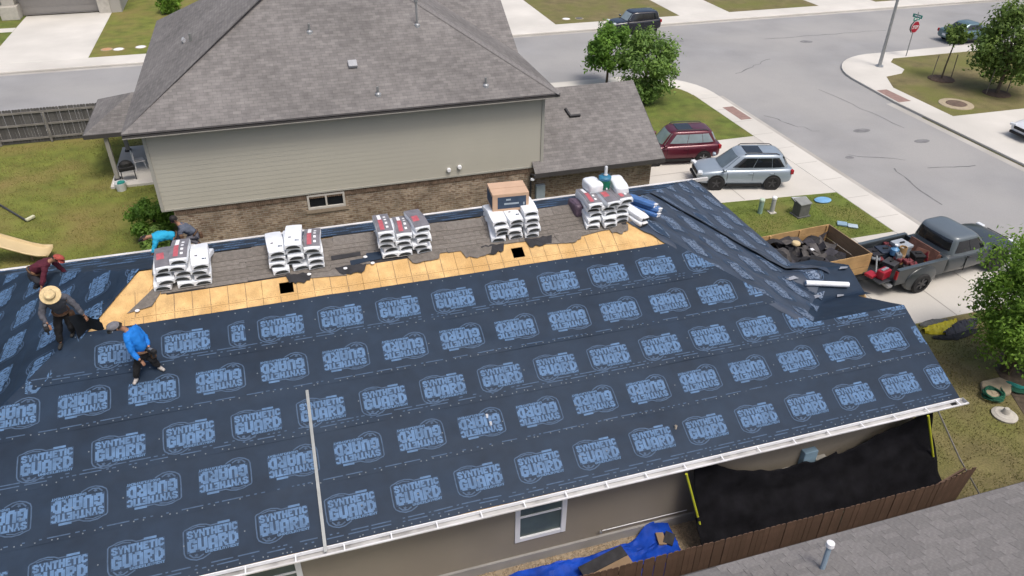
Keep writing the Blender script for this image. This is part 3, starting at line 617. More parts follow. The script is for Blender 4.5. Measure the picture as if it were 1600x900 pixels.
# ------------------------------------------------ eaves, gutter, rakes
MB().box(XL-.02, GX-.02, YN+.02, YN+.045, EZ-.22, EZ-.012).build('fascia', m_white, HOUSE)
MB().box(XL, 15.2, YN+.045, 11.3, EZ-.2, EZ-.18).build('soffit', M('soffit', (.42, .40, .37), .8, .05), HOUSE)
g = MB(); x0, x1 = XL, 15.72
prof = [(YN+.018, EZ-.02), (YN+.018, EZ-.12), (YN-.15, EZ-.12), (YN-.185, EZ-.05), (YN-.205, EZ-.05), (YN-.205, EZ-.02), (YN-.165, EZ-.02), (YN-.165, EZ-.05), (YN-.142, EZ-.112), (YN+.008, EZ-.112), (YN+.008, EZ-.02)]
g.add([(x, y, z) for x in (x0, x1) for y, z in prof], [(i, i+1, 12+i, 11+i) for i in range(10)])
GUT = g.build('gutter', m_gutter, HOUSE)
MB().box(x0, GX-.01, YN-.025, YN-.003, EZ-.075, EZ+.008).build('drip_edge', m_white, HOUSE)
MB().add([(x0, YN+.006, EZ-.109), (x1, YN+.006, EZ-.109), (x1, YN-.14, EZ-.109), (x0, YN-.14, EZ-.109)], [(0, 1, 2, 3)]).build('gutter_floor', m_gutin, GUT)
MB().slab([(x1, y, z) for y, z in ((YN+.02, EZ-.02), (YN+.02, EZ-.122), (YN-.15, EZ-.122), (YN-.205, EZ-.05), (YN-.205, EZ-.018))], (.006, 0, 0)).build('gutter_end_cap', m_gutter, GUT)
x = x1-.25
while x > XL+.3:
    MB().box(x-.014, x+.014, YN-.19, YN+.03, EZ-.03, EZ-.016).build('gutter_hanger', m_white, GUT); x -= .98
MB().box(15.32, 15.5, YN-.13, YN-.01, EZ-.108, EZ-.104).build('gutter_outlet', m_black, GUT)
MB().box(XL, 15.9, YF-.01, YF+.10, EZ-.1, EZ+.035).build('gutter', m_gutter, HOUSE, bevel=.01)
MB().box(XR-.0, XR+.06, 17.8, YF+.02, EZ-.12, EZ+.012).build('drip_edge', m_dkmetal, HOUSE)
def rake(name, p0, p1, mat): 
    p0, p1 = Vector(p0), Vector(p1); MB().slab([p0, p1, p1+Vector((0, 0, -.2)), p0+Vector((0, 0, -.2))], (.03, 0, 0)).build(name, mat, HOUSE)
rake('rake_board', (GX-.02, YN, EZ-.02), (GX-.02, GY, GZR-.02), m_stucco); rake('rake_board', (GX-.02, GY, GZR-.02), (GX-.02, 16, EZ-.02), m_stucco)
rake('rake_board', (G2X-.02, G2Y, G2Z-.02), (G2X-.02, G2Y-1.0, G2Z-1.0*T-.02), m_woodt2); rake('rake_board', (G2X-.02, G2Y, G2Z-.02), (G2X-.02, G2Y+1.5, G2Z-1.5*T-.02), m_woodt2)
# plumbing vents through the underlayment
for u, v in ((3.40, 2.06), (3.44, 1.86), (7.77, .84)):
    p = npt(u, v, 0); MB().lathe([(.03, -.05), (.03, .09), (.024, .09), (.024, .02)], p, 12).build('vent_pipe', m_white if u < 5 else M('vent_beige', (.45, .40, .33), .6), HOUSE)
# small items on the wall
MB().box(11.45, 11.85, 11.12, 11.3, 1.1, 1.72).build('electric_meter_box', m_utilb, HOUSE, bevel=.02)
MB().box(11.9, 12.25, 11.16, 11.3, 1.08, 1.32).build('junction_box', M('jbox', (.36, .35, .32), .7), HOUSE, bevel=.01)
MB().box(11.0, 11.3, 11.18, 11.3, 1.05, 1.15).build('junction_box', MATS['jbox'], HOUSE, bevel=.01)
MB().tube([(5.95, 11.24, .52), (8.3, 11.24, .5)], .012, 6).build('wall_pipe', m_white, HOUSE)
MB().lathe([(.03, -.06), (.03, .0), (.0, .0)], (5.9, 11.24, .52), 8, 'y').build('hose_tap', m_metal, HOUSE)
# ================================================================ NEIGHBOUR'S TWO-STOREY HOUSE
NHB = thing('neighbour_house', 'two-storey house with greenish beige siding, brick ground floor and grey shingle roof', 'house', (2.5, 34, 0))
NY, NX0, NX1, NF = 28.0, -4.93, 10.0, 42.5
zs0, zs1, st = 2.62, 5.62, .18
mb = MB(); z = zs0; k = 0
while z < zs1-.01:                                   # lap siding: each course leans out at its foot
    z1 = min(z+st, zs1)
    for (a, b) in (((NX0, NY), (NX1, NY)), ((NX1, NY), (NX1, NF)), ((NX1, NF), (NX0, NF)), ((NX0, NF), (NX0, NY))):
        n_ = Vector((b[1]-a[1], -(b[0]-a[0]), 0)).normalized(); a3, b3 = Vector((*a, 0)), Vector((*b, 0))
        mb.add([a3+n_*.014+Vector((0, 0, z)), b3+n_*.014+Vector((0, 0, z)), b3+n_*.010+Vector((0, 0, z1)), a3+n_*.008+Vector((0, 0, z1)), a3+Vector((0, 0, z)), b3+Vector((0, 0, z))], [(0, 1, 2, 3), (4, 5, 1, 0)])
    z = z1
mb.build('siding', m_siding, NHB)
for x, y in ((NX0, NY), (NX1, NY)):
    MB().box(x-.055 if x < 0 else x-.06, x+.06 if x < 0 else x+.055, y-.055, y+.06, zs0-.02, zs1).build('corner_board', m_sidtrim, NHB)
MB().box(NX0-.05, NX1+.05, NY-.05, NY+.02, zs0-.07, zs0-.005).build('band_board', m_sidtrim, NHB)
bu = lambda c: (c.x+c.y, c.z)
BW = (.32, 1.72, 1.9, 2.46)
mb = holes_wall(MB(), lambda x, z: (x, NY+.02, z), NX0+.35, 15.2, 0, 2.56, [BW])
mb.add([(15.2, NY+.02, 0), (15.2, 33.9, 0), (15.2, 33.9, 2.5), (15.2, 31.05, 4.3), (15.2, NY+.02, 2.5)], [(0, 1, 2, 3, 4)]).add([(NX0+.35, NY+.02, 0), (NX0+.35, NF, 0), (NX0+.35, NF, 2.56), (NX0+.35, NY+.02, 2.56)], [(0, 1, 2, 3)])
x0, x1, z0, z1 = BW
for a, b in (((x0, z0), (x1, z0)), ((x1, z0), (x1, z1)), ((x1, z1), (x0, z1)), ((x0, z1), (x0, z0))): mb.add([(a[0], NY+.02, a[1]), (b[0], NY+.02, b[1]), (b[0], NY+.14, b[1]), (a[0], NY+.14, a[1])], [(0, 1, 2, 3)])
mb.build('brick_wall', m_brick, NHB, uv=bu)
mb = MB(); x = NX0+.4                               # soldier course under the siding
while x < 9.5: mb.box(x, x+.062, NY-.012, NY+.03, 2.335, 2.545); x += .078
stuff(mb.build('soldier_course', M('soldier_brick', (.15, .105, .075), .9, .45, 6), NHB))
wb = MB().box(x0-.03, x1+.03, NY-.02, NY+.06, z0-.05, z0+.05).box(x0-.03, x1+.03, NY-.02, NY+.06, z1-.05, z1+.03).box(x0-.03, x0+.05, NY-.018, NY+.06, z0+.05, z1-.05).box(x1-.05, x1+.03, NY-.018, NY+.06, z0+.05, z1-.05).box(.985, 1.055, NY-.016, NY+.06, z0+.05, z1-.05).build('window', M('vinyl', (.5, .48, .44), .6, .05), NHB, bevel=.006)
for a, b in ((x0+.05, .985), (1.055, x1-.05)): MB().box(a, b, NY+.035, NY+.045, z0+.05, z1-.05).build('pane', m_glassd, wb)
MB().box(x0-.12, x1+.14, NY-.03, NY+.02, z0-.2, z0-.055).build('brick_sill', M('sill_brick', (.27, .22, .165), .9, .2, 9), NHB)
for x, z in ((6.0, 2.9), (6.45, 2.97)): MB().lathe([(.0, -.10), (.07, -.10), (.09, -.03), (.09, 0)], (x, NY-.03, z), 12, 'y').build('wall_vent', m_white, NHB)
# hipped main roof, 7/12
RT = 7/12.; a0, a1, b0, b1, ez = -5.5, 10.5, 27.45, 43.0, 5.87
hw = (a1-a0)/2; rz = ez+hw*RT; rx = (a0+a1)/2; kk2 = math.hypot(1, RT)
def rface(name, pts, uvf, par=NHB): return MB().slab(pts, (0, 0, -.06)).build(name, m_shroof, par, uv=uvf)
d = hw
rface('roof', [(a0, b0, ez), (a1, b0, ez), (rx, b0+d, rz)], lambda c: (c.x, (c.y-b0)*kk2))
rface('roof', [(a0, b1, ez), (a0, b0, ez), (rx, b0+d, rz), (rx, b1-d, rz)], lambda c: (c.y, (c.x-a0)*kk2))
rface('roof', [(a1, b0, ez), (a1, 33.0, ez), (rx+1.2, 33+6.8, ez+6.8*RT), (rx, b0+d, rz)], lambda c: (c.y, (a1-c.x)*kk2))
rface('roof', [(rx, b1-d, rz), (a1, b1, ez), (a0, b1, ez)], lambda c: (c.x, (b1-c.y)*kk2))
rface('roof', [(a1, 33.0, ez), (a1, 38.0, ez+5*RT), (rx, 38.0, ez+5*RT), (rx+1.2, 39.8, ez+6.8*RT)], lambda c: (c.x, (c.y-33)*kk2))
rface('roof', [(a1, 43.0, ez), (a1, 38.0, ez+5*RT), (rx, 38.0, ez+5*RT), (rx, 43.0, ez)], lambda c: (c.x, (43-c.y)*kk2))
MB().add([(a1-.4, 33.2, ez), (a1-.4, 38, ez+5*RT-.1), (a1-.4, 42.8, ez)], [(0, 1, 2)]).build('gable_wall', m_siding, NHB)
m_fas = M('dark_fascia', (.05, .047, .046), .7, .1)
MB().box(a0, a1, b0+.015, b0+.04, ez-.2, ez-.095).box(a0+.015, a0+.04, b0+.05, b1, ez-.2, ez-.095).box(a1-.04, a1-.015, b0+.05, 43, ez-.2, ez-.095).build('fascia', m_fas, NHB)
MB().box(a0, a1, b0, NY+.02, ez-.2, ez-.17).box(a0, NX0, NY, b1, ez-.2, ez-.17).box(NX1, a1, NY, b1, ez-.2, ez-.17).build('soffit', M('soffit_beige', (.28, .27, .24), .8, .05), NHB)
# hip caps: bent shingles along both hips, one by one
capm = MB().add([(-.16, 0, -.05), (0, 0, .03), (.16, 0, -.05), (-.16, .3, -.06), (0, .3, .018), (.16, .3, -.06)], [(0, 1, 4, 3), (1, 2, 5, 4)]).mesh('hip_cap'); capm.materials.append(M('hip_cap', (.17, .163, .162), .9, .2, 12, fine=.2))
def caps(p0, p1, par, n):
    p0, p1 = Vector(p0), Vector(p1); t = (p1-p0).normalized(); side = t.cross(Vector((0, 0, 1))).normalized(); nn = side.cross(t)
    L = (p1-p0).length; m = Matrix((side, t, nn)).transposed().to_4x4()
    for i in range(n):
        o = obj('hip_cap', capm, par); o.matrix_basis = Matrix.Translation(p0+t*(L*i/n)+nn*.015) @ m @ Matrix.Scale(L/n/.3*1.25, 4, (0, 1, 0))
caps((a1, b0, ez), (rx, b0+d, rz), NHB, 40)
def nrf(X, Y, h=0): return Vector((X, Y, ez+(Y-b0)*RT+h))
for X, Y, hh in ((5.59, 30.97, .95), (3.44, 28.1, .28), (1.38, 31.0, .3), (7.62, 28.06, .3)):
    p = nrf(X, Y); vp = MB().lathe([(.045, -.1), (.045, hh), (.0, hh)], p, 10).build('vent_pipe', m_metal if hh > .5 else M('vent_grey', (.17, .18, .18), .6), NHB)
    MB().lathe([(.14, -.1), (.12, .02), (.05, .07)], p, 10).build('flashing', m_metal, vp)
    if hh > .5: MB().lathe([(.085, hh-.06), (.085, hh+.06), (0, hh+.09)], p, 10).build('vent_cap', m_metal, vp)
p = nrf(2.73, 29.35); MB().cbox((p.x, p.y, p.z+.1), (.34, .32, .13), (R(30), 0, 0)).build('box_vent', M('box_vent', (.34, .35, .37), .5, .1, 5), NHB, bevel=.03)
p = Vector((-3.55, 34.3, ez+1.95*RT)); MB().cbox((p.x, p.y, p.z+.08), (.1, .4, .16), (0, R(-30), 0)).build('box_vent', MATS['box_vent'], NHB, bevel=.02); MB().tube([p+Vector((.35, -.7, 0)), p+Vector((.35, -.7, .5))], .05, 8).build('vent_pipe', MATS['vent_grey'], NHB)
# garage roof
gt = (4.70-2.50)/(31.3-27.5); gk = math.hypot(1, gt)
rface('garage_roof', [(9.55, 27.45, 2.50), (15.5, 27.45, 2.50), (15.5, 31.3, 4.72), (9.7, 31.3, 4.72)], lambda c: (c.x, (c.y-27.5)*gk))
rface('garage_roof', [(9.7, 31.3, 4.72), (15.5, 31.3, 4.72), (15.5, 35.1, 2.5), (9.7, 35.1, 2.5)], lambda c: (c.x, (35.1-c.y)*gk))
MB().box(9.5, 15.52, 27.41, 27.45, 2.31, 2.5).build('fascia', m_fas, NHB)
MB().slab([(15.5, 27.45, 2.48), (15.5, 31.3, 4.7), (15.5, 31.3, 4.5), (15.5, 27.45, 2.28)], (.03, 0, 0)).build('rake_board', m_fas, NHB)
mb = MB().cbox((11.85, 30.0, 2.5+2.5*gt+.06), (.09, .42, .14), (math.atan(gt), 0, R(16))).cbox((12.12, 29.78, 2.5+2.32*gt+.06), (.5, .08, .14), (math.atan(gt), 0, 0)); mb.build('roof_vent', M('vent_black', (.03, .03, .032), .6), NHB)
MB().tube([(9.52, 27.4, 2.45), (9.52, 27.9, 2.3), (9.52, 27.93, .1)], .045, 8).build('downspout', m_dkmetal, NHB)
MB().lathe([(0, .07), (.07, .06), (.09, 0), (.05, -.04)], (9.45, 27.5, 2.22), 12).build('wall_lamp', m_clear, NHB)
MB().box(9.75, 10.15, 27.8, 28.0, 1.0, 1.75).build('meter_box', M('meter_grey', (.28, .34, .38), .5, .08), NHB, bevel=.02)
# covered patio at the back corner
pz = 2.5
PX0, PX1, PY0, PY1 = -8.95, -5.2, 36.9, 41.9
rface('patio_roof', [(PX0, PY0, pz), (PX1, PY0, pz), (PX1, 39.4, pz+1.0), (-6.9, 39.4, pz+1.0)], lambda c: (c.x, c.y*1.1))
rface('patio_roof', [(PX0, PY1, pz), (PX0, PY0, pz), (-6.9, 39.4, pz+1.0)], lambda c: (c.y, c.x*1.1))
rface('patio_roof', [(PX1, PY1, pz), (PX0, PY1, pz), (-6.9, 39.4, pz+1.0), (PX1, 39.4, pz+1.0)], lambda c: (c.x, c.y*1.1))
MB().box(PX0, PX1, PY0-.03, PY0, pz-.2, pz-.01).box(PX0-.03, PX0, PY0, PY1, pz-.2, pz-.01).build('patio_beam', m_fas, NHB)
MB().box(-8.35, NX0, 36.35, 41.2, -.1, .12).build('patio_slab', m_conc2, NHB, bevel=.02)
for x, y in ((-8.1, 37.1), (-8.0, 40.6)):
    pp = MB().box(x-.09, x+.09, y-.09, y+.09, .12, pz-.2).build('patio_post', M('post_beige', (.27, .26, .23), .7, .05), NHB, bevel=.01); MB().box(x-.14, x+.14, y-.14, y+.14, .12, .2).build('post_base', m_dkmetal, pp)
# things on the patio
t = thing('patio_chair', 'white patio chair standing on the slab under the patio roof', 'chair', (-7.2, 38.2, .12), .3)
MB().box(-.25, .25, -.25, .25, .40, .45).build('seat', m_white, t, False, bevel=.02); MB().box(-.25, -.2, -.25, .25, .45, .9).build('backrest', m_white, t, False, bevel=.02)
for sx in (-1, 1):
    for sy in (-1, 1): MB().tube([(.21*sx, .21*sy, .4), (.24*sx, .24*sy, 0)], .02, 6).build('leg', m_white, t, False)
t = thing('barbecue_grill', 'dark covered grill beside the patio post', 'grill', (-7.55, 36.85, .12), .2)
MB().box(-.35, .35, -.22, .22, .55, .75).build('firebox', m_black, t, False, bevel=.04); MB().lathe([(.3, .75), (.28, .9), (.15, 1.0), (0, 1.02)], (0, 0, 0), 12, sy=.7).build('lid', m_black, t, False)
for sx in (-1, 1): MB().tube([(.28*sx, 0, .55), (.3*sx, 0, .0)], .025, 6).build('leg', m_dkmetal, t, False)
t = thing('toy_basket', 'white and teal plastic toy basket at the edge of the patio', 'basket', (-7.85, 36.1, 0), .5)
MB().lathe([(.2, 0), (.28, .4), (.26, .4), (.18, .03)], (0, 0, 0), 14).build('tub', m_white, t, False, smooth=True); MB().lathe([(.0, .46), (.16, .42), (.2, .3)], (.05, 0, 0), 10).build('toy', m_teal, t, False)
# ================================================================ FENCES
def board_fence(name, label, p0, p1, h, mat, railm, pick=.145, rails=(), post=2.4, side=1, zj=.008, lean=0., railw=.09):
    p0, p1 = Vector((*p0, 0)), Vector((*p1, 0)); L = (p1-p0).length; ang = math.atan2(p1.y-p0.y, p1.x-p0.x)
    t = thing(name, label, 'fence', ((p0.x+p1.x)/2, (p0.y+p1.y)/2, 0)); u = (p1-p0).normalized(); nn = Vector((-u.y, u.x, 0))*side
    ms = []
    for k in range(4):
        b = MB(); w = pick-.008; hh = h+random.uniform(-zj, zj); b.box(0, w, -.009, .009, .03, hh-.03).add([(0, -.009, hh-.03), (w, -.009, hh-.03), (w, .009, hh-.03), (0, .009, hh-.03), (.03, -.009, hh), (w-.03, -.009, hh), (w-.03, .009, hh), (.03, .009, hh)], [(0, 1, 5, 4), (2, 3, 7, 6), (0, 4, 7, 3), (1, 2, 6, 5), (4, 5, 6, 7)])
        me = b.mesh('picket'); me.materials.append(mat[k % len(mat)]); ms.append(me)
    i = 0
    while i*pick < L-.05:
        o = obj('picket', random.choice(ms), t); o.matrix_basis = Matrix.Translation(p0+u*i*pick+nn*random.uniform(-.006, .006)) @ Matrix.Rotation(ang, 4, 'Z') @ Matrix.Rotation(random.uniform(-.006, .006)+lean, 4, 'Y'); i += 1
    for z in rails: 
        a, b = p0+nn*.03, p1+nn*.03; MB().slab([a+Vector((0, 0, z)), b+Vector((0, 0, z)), b+Vector((0, 0, z+railw)), a+Vector((0, 0, z+railw))], nn*.04).build('rail', railm, t)
    k = 0.
    while k <= L:
        c = p0+u*k+nn*.1; MB().cbox((c.x, c.y, h/2-.1), (.09, .09, h-.25), (0, 0, ang)).build('post', railm, t); k += post
    return t
m_wf2 = M('fence_wood_b', (.11, .066, .045), .85, .3, 2.2, bump=.3, bscale=40); m_wg2 = M('fence_grey_b', (.10, .097, .094), .9, .25, 2, bump=.3, bscale=30)
board_fence('back_fence', 'weathered grey picket fence with pale rails along the back yard', (-24, 43.35), (-8.6, 43.35), 1.85, [m_woodg, m_wg2], m_woodgr, rails=(.22, .95, 1.6), side=-1, railw=.1)
board_fence('side_fence', 'dark brown picket fence between the netting and the grey shingle roof', (2.0, 9.38), (14.05, 9.3), 1.75, [m_woodf, m_wf2], m_woodf, rails=(.3, 1.4), side=1)
t = thing('fence_gate', 'short leaning section of brown pickets at the end of the side fence', 'fence', (14.5, 9.4, 0))
for i in range(7):
    o = MB().box(-.065, .065, -.01, .01, 0, 1.75).build('picket', (m_woodf, m_wf2)[i % 2], t); o.matrix_basis = Matrix.Translation((14.15+.14*i, 9.33+.03*i, -.02)) @ Matrix.Rotation(.03*i, 4, 'Y')
MB().slab([(14.1, 9.36, 1.55), (15.15, 9.6, 1.55), (15.15, 9.6, 1.64), (14.1, 9.36, 1.64)], (0, .04, 0)).build('rail', m_woodf, t)
# ================================================================ NEAR HOUSE: corner of its shingle roof
NH = thing('near_house', 'house showing only a corner of its light grey shingle roof', 'house', (13, 3, 0))
m_ns = [M('near_shingle_%d' % i, c, .95, .16, 14, bump=.4, bscale=150, fine=.2) for i, c in enumerate(((.192, .183, .178), (.210, .200, .195), (.178, .170, .166)))]
NE, NZ, NT = 8.12, 2.75, math.tan(R(22)); nc, ns = math.cos(R(22)), math.sin(R(22))
MB().slab([(1, NE, NZ), (22, NE, NZ), (22, NE-5.5, NZ+5.5*NT), (1, NE-5.5, NZ+5.5*NT)], (0, 0, -.04)).build('roof_deck', m_ns[2], NH)
MB().box(1.4, 21.6, -2, NE-.5, 0, NZ-.1).build('wall', m_stucco2, NH); MB().box(1, 22, NE, NE+.03, NZ-.2, NZ-.01).build('fascia', m_fas, NH)
NM = Matrix(((1, 0, 0, 0), (0, -nc, ns, NE), (0, ns, nc, NZ), (0, 0, 0, 1)))
nsh = []
for mt in m_ns:
    for w in (.46, .36):
        me = MB().add([(0, 0, .014), (w, 0, .014), (w, .2, .002), (0, .2, .002), (0, 0, 0), (w, 0, 0)], [(0, 1, 2, 3), (4, 5, 1, 0), (0, 3, 4), (1, 5, 2)]).mesh('roof_shingle'); me.materials.append(mt); nsh.append((w, me))
for r in range(24):
    v = r*.155; x = 7.1+1.35*v+random.uniform(-.3, 0)
    while x < 15.3-.55*v:
        w, me = random.choice(nsh); o = obj('roof_shingle', me, NH); o.matrix_basis = NM @ Matrix.Translation((x, v, .002+.0015*(r % 2))); x += w+.006
vpn = MB().tube([(8.72, 7.2, 2.8), (8.9, 7.38, 3.62)], .05, 10).build('vent_pipe', M('vent_bluegrey', (.18, .24, .30), .5, .1), NH); MB().lathe([(.06, -.03), (.085, .0), (.08, .09), (.0, .11)], (8.9, 7.38, 3.62), 12).build('vent_cap', m_white, vpn)
# ================================================================ HOUSE ACROSS THE STREET (only its foot is in view)
FH_ = thing('far_house', 'pale house front with a grey garage door across the street', 'house', (-16, 74, 0))
MB().box(-13.0, -11.6, 71.6, 85, 0, 3).box(-19.6, -13.0, 72.2, 85, 2.45, 3.0).box(-24, -19.6, 72.6, 85, 0, 3).build('wall', m_stucco2, FH_)
gd = MB().box(-19.2, -13.1, 72.3, 72.35, 0, 2.45).build('garage_door', M('garage_door', (.36, .34, .32), .6, .04), FH_)
for k in range(4): MB().box(-19.1, -13.2, 72.27, 72.3, .1+.6*k, .58+.6*k).build('door_panel', MATS['garage_door'], gd, bevel=.01)
MB().box(-20.1, -19.2, 71.4, 72.3, 0, 2.6).build('pillar', m_whitestone, FH_, bevel=.02); MB().box(-20.3, -19.0, 70.9, 72.25, 0, 1.0).build('pillar_base', m_whitestone, FH_, bevel=.03)
MB().box(-13.3, -12.4, 71.5, 72.25, 0, 2.6).build('pillar', m_whitestone, FH_, bevel=.02)
MB().box(-24, -20.3, 73.2, 73.3, 0, 2.3).build('front_door', m_dkmetal, FH_)
MB().slab([(-25, 70.8, 2.95), (-11, 70.8, 2.95), (-11, 78, 6), (-25, 78, 6)], (0, 0, -.1)).build('roof', m_shroof, FH_, uv=lambda c: (c.x, c.y))
# ================================================================ TREES AND SHRUBS
def tree(name, label, x, y, h, r, zc, nleaf, leaf, mat, trunk=.09, group=None, squash=1.0, clumps=26, seed=1, cat='tree', stems=1, dens=1.0, lean=(0, 0)):
    rnd = random.Random(seed); t = thing(name, label, cat, (x, y, 0), 0, group)
    limbs = []; cl = []
    for i in range(clumps):
        while True:
            p = Vector((rnd.uniform(-1, 1), rnd.uniform(-1, 1), rnd.uniform(-1, 1)))
            if .25 < p.length < 1: break
        p.normalize(); p *= rnd.uniform(.4, 1.12)**.6
        c = Vector((p.x*r*.82+lean[0], p.y*r*.82+lean[1], zc+p.z*r*squash*.82)); cl.append((c, r*rnd.uniform(.15, .33)))
    cl.append((Vector((lean[0], lean[1], zc)), r*.45))
    mb = MB()
    for s in range(stems):
        a = rnd.random()*6.28; e = (rnd.uniform(-.1, .1)*h, rnd.uniform(-.1, .1)*h) if stems > 1 else (0, 0)
        mb.tube([(e[0]*.2, e[1]*.2, -.1), (e[0]*.3+.02, e[1]*.3, h*.2), (e[0]*.6+lean[0]*.5, e[1]*.6-.02+lean[1]*.5, zc-r*squash*.35), (e[0]+lean[0], e[1]+lean[1], zc+r*squash*.5)], [trunk, trunk*.85, trunk*.6, trunk*.15], 8)
    for c, rr in cl[::2]:
        b = Vector((lean[0]*.6, lean[1]*.6, zc-r*squash*(.55-.5*rnd.random()))); m = (b+c)/2+Vector((0, 0, -.1*r)); mb.tube([b, m, c], [trunk*.42, trunk*.25, trunk*.08], 5)
    mb.build('trunk', m_bark, t, False, smooth=True)
    lv = []; lf = []
    for i in range(nleaf):
        c, rr = cl[rnd.randrange(len(cl))]; d = Vector((rnd.gauss(0, 1), rnd.gauss(0, 1), rnd.gauss(0, .85))); d.normalize(); q = c+d*rr*(rnd.random()**.45)*1.15
        if rnd.random() < .10: q = c+d*rr*rnd.uniform(1.1, 1.7)
        n_ = (d+Vector((rnd.uniform(-1, 1), rnd.uniform(-1, 1), rnd.uniform(-.2, 1.2)))).normalized(); a = n_.orthogonal().normalized(); a.rotate(Matrix.Rotation(rnd.random()*6.28, 3, n_)); b = n_.cross(a)
        s = leaf*rnd.uniform(.6, 1.3); k = len(lv); lv += [q-a*s, q+b*s*.5-n_*s*.15, q+a*s, q-b*s*.5-n_*s*.15]; lf.append((k, k+1, k+2, k+3))
    me = bpy.data.meshes.new('crown'); me.from_pydata([tuple(v) for v in lv], [], lf); me.materials.append(mat)
    obj('crown', me, t, False); return t
tree('street_tree', 'round dark green tree beside the corner pavement, half behind the garage roof', 20.0, 44.1, 3.7, 1.6, 2.25, 5600, .12, m_leaf1, seed=3, clumps=34)
tree('street_tree', 'tall loose green tree in front of the corner lawn near the red car', 20.9, 40.5, 4.6, 2.0, 2.3, 8400, .12, m_leaf2, seed=5, clumps=44, squash=1.05)
t1 = tree('young_tree', 'thin staked sapling on the east corner lawn', 41.9, 39.2, 4.2, .85, 3.1, 1500, .12, m_leaf3, trunk=.06, seed=8, clumps=12, lean=(.3, 0))
t2 = tree('staked_tree', 'leafy staked tree beside the manhole ring on the east lawn', 43.2, 35.9, 5.0, 2.45, 3.1, 7500, .14, m_leaf3, trunk=.11, seed=11, clumps=46, lean=(.3, .2))
for t_, ox in ((t1, 41.9), (t2, 43.2)):
    oy = t_.location.y
    for dx, dy in ((-.75, .1), (.7, -.1)): MB().tube([(dx, dy, 0), (dx*.92, dy, 1.6)], .03, 6).build('stake', M('stake', (.14, .12, .10), .9), t_, False)
    MB().lathe([(.85, 0), (.8, .05), (0, .07)], (0, 0, 0), 14).build('mulch_ring', M('mulch', (.075, .05, .035), .95, .3, 8), t_, False)
tree('garden_tree', 'large bright green tree filling the corner of the front lawn', 21.45, 13.75, 4.9, 2.1, 2.75, 27000, .066, m_leaf4, trunk=.12, seed=21, clumps=60, stems=3, squash=1.05)
tree('garden_shrub', 'dense green shrub under the large front tree', 22.9, 12.6, 2.0, 1.2, 1.0, 8000, .07, m_leaf4, trunk=.04, seed=22, clumps=26, stems=4, cat='shrub')
tree('corner_shrub', 'flowering shrub against the corner of the beige siding', -5.9, 31.0, 1.8, .95, .9, 5000, .08, m_leaf1, trunk=.03, seed=31, stems=4, cat='shrub', clumps=20)
tree('hedge_shrub', 'low leafy shrub in the gap beside the crouching workers', -5.6, 28.9, 1.4, .8, .75, 3500, .08, m_leaf2, trunk=.03, seed=32, stems=4, cat='shrub', clumps=16)
tree('far_shrub', 'round clipped green bush on the lawn across the street', -7.8, 70.2, 1.5, 1.05, .95, 3000, .12, m_leaf4, trunk=.04, seed=33, stems=3, cat='shrub')
tree('red_shrub', 'low dark red shrub by the neighbour driveway', 16.7, 27.75, .5, .42, .32, 900, .06, m_leafr, trunk=.015, seed=34, stems=4, cat='shrub', clumps=12, squash=.7)
tree('red_shrub', 'second small dark red plant next to the brick garage corner', 17.6, 27.6, .5, .4, .3, 900, .06, m_leafr, trunk=.015, seed=35, stems=4, cat='shrub', clumps=12, squash=.7)
# ================================================================ VEHICLES
m_paint = {}
def paint(name, c, rough=.32, metal=.35): return M('paint_'+name, c, rough, .05, 1.2, metal=metal, spec=.5, coat=.6)
def wheel(t, x, y, r, w, rim=m_alloy, spokes=5):
    s = 1 if y > 0 else -1
    wh = MB().lathe([(r*.62, -w*.5), (r*.9, -w*.5), (r, -w*.32), (r, w*.32), (r*.9, w*.5), (r*.62, w*.5)], (0, 0, 0), 24, 'y', cap=False).build('tyre', m_rubber, t, False, smooth=True); wh.location = (x, y-s*w/2, r)
    rm = MB().lathe([(r*.64, -w*.4), (r*.64, w*.36), (r*.58, w*.36), (r*.56, w*.1)], (0, 0, 0), 24, 'y', cap=False)
    o = rm.build('rim', rim, wh, False, smooth=True); o.rotation_euler = (0, 0, 0 if s > 0 else math.pi)
    sp = MB()
    for k in range(spokes):
        a = 6.283*k/spokes; m = Matrix.Rotation(a, 4, 'Y'); sp.box(-r*.085, r*.085, w*.1, w*.42, .02, r*.6, m)
    sp.lathe([(r*.16, w*.1), (r*.15, w*.44), (0, w*.45)], (0, 0, 0), 12, 'y')
    o2 = sp.build('spokes', rim, wh, False); o2.rotation_euler = (0, 0, 0 if s > 0 else math.pi)
    bd = MB().lathe([(r*.57, w*.12), (0, w*.12)], (0, 0, 0), 20, 'y').build('brake_disc', m_dkmetal, wh, False); bd.rotation_euler = (0, 0, 0 if s > 0 else math.pi)
def loft_body(st):
    """st: (x, zbottom, ztop, half width, crown)"""
    mb = MB(); rings = []
    for x, zb, zt, w, cr in st:
        h = zt-zb; half = [(0, zb), (w*.78, zb), (w*.94, zb+.06*h+.02), (w*.99, zb+.32*h), (w, zb+.55*h), (w*.985, zb+.78*h), (w*.93, zb+.93*h), (w*.82, zt), (w*.45, zt+cr*.8), (0, zt+cr)]
        rings.append([(x, y, z) for y, z in half]+[(x, -y, z) for y, z in half[-2:0:-1]])
    n = len(rings[0])
    for r_ in rings: mb.v += r_
    for i in range(len(rings)-1):
        for j in range(n): mb.f.append((i*n+j, i*n+(j+1) % n, (i+1)*n+(j+1) % n, (i+1)*n+j))
    mb.f += [tuple(range(n-1, -1, -1)), tuple(range((len(rings)-1)*n, len(rings)*n))]
    return mb
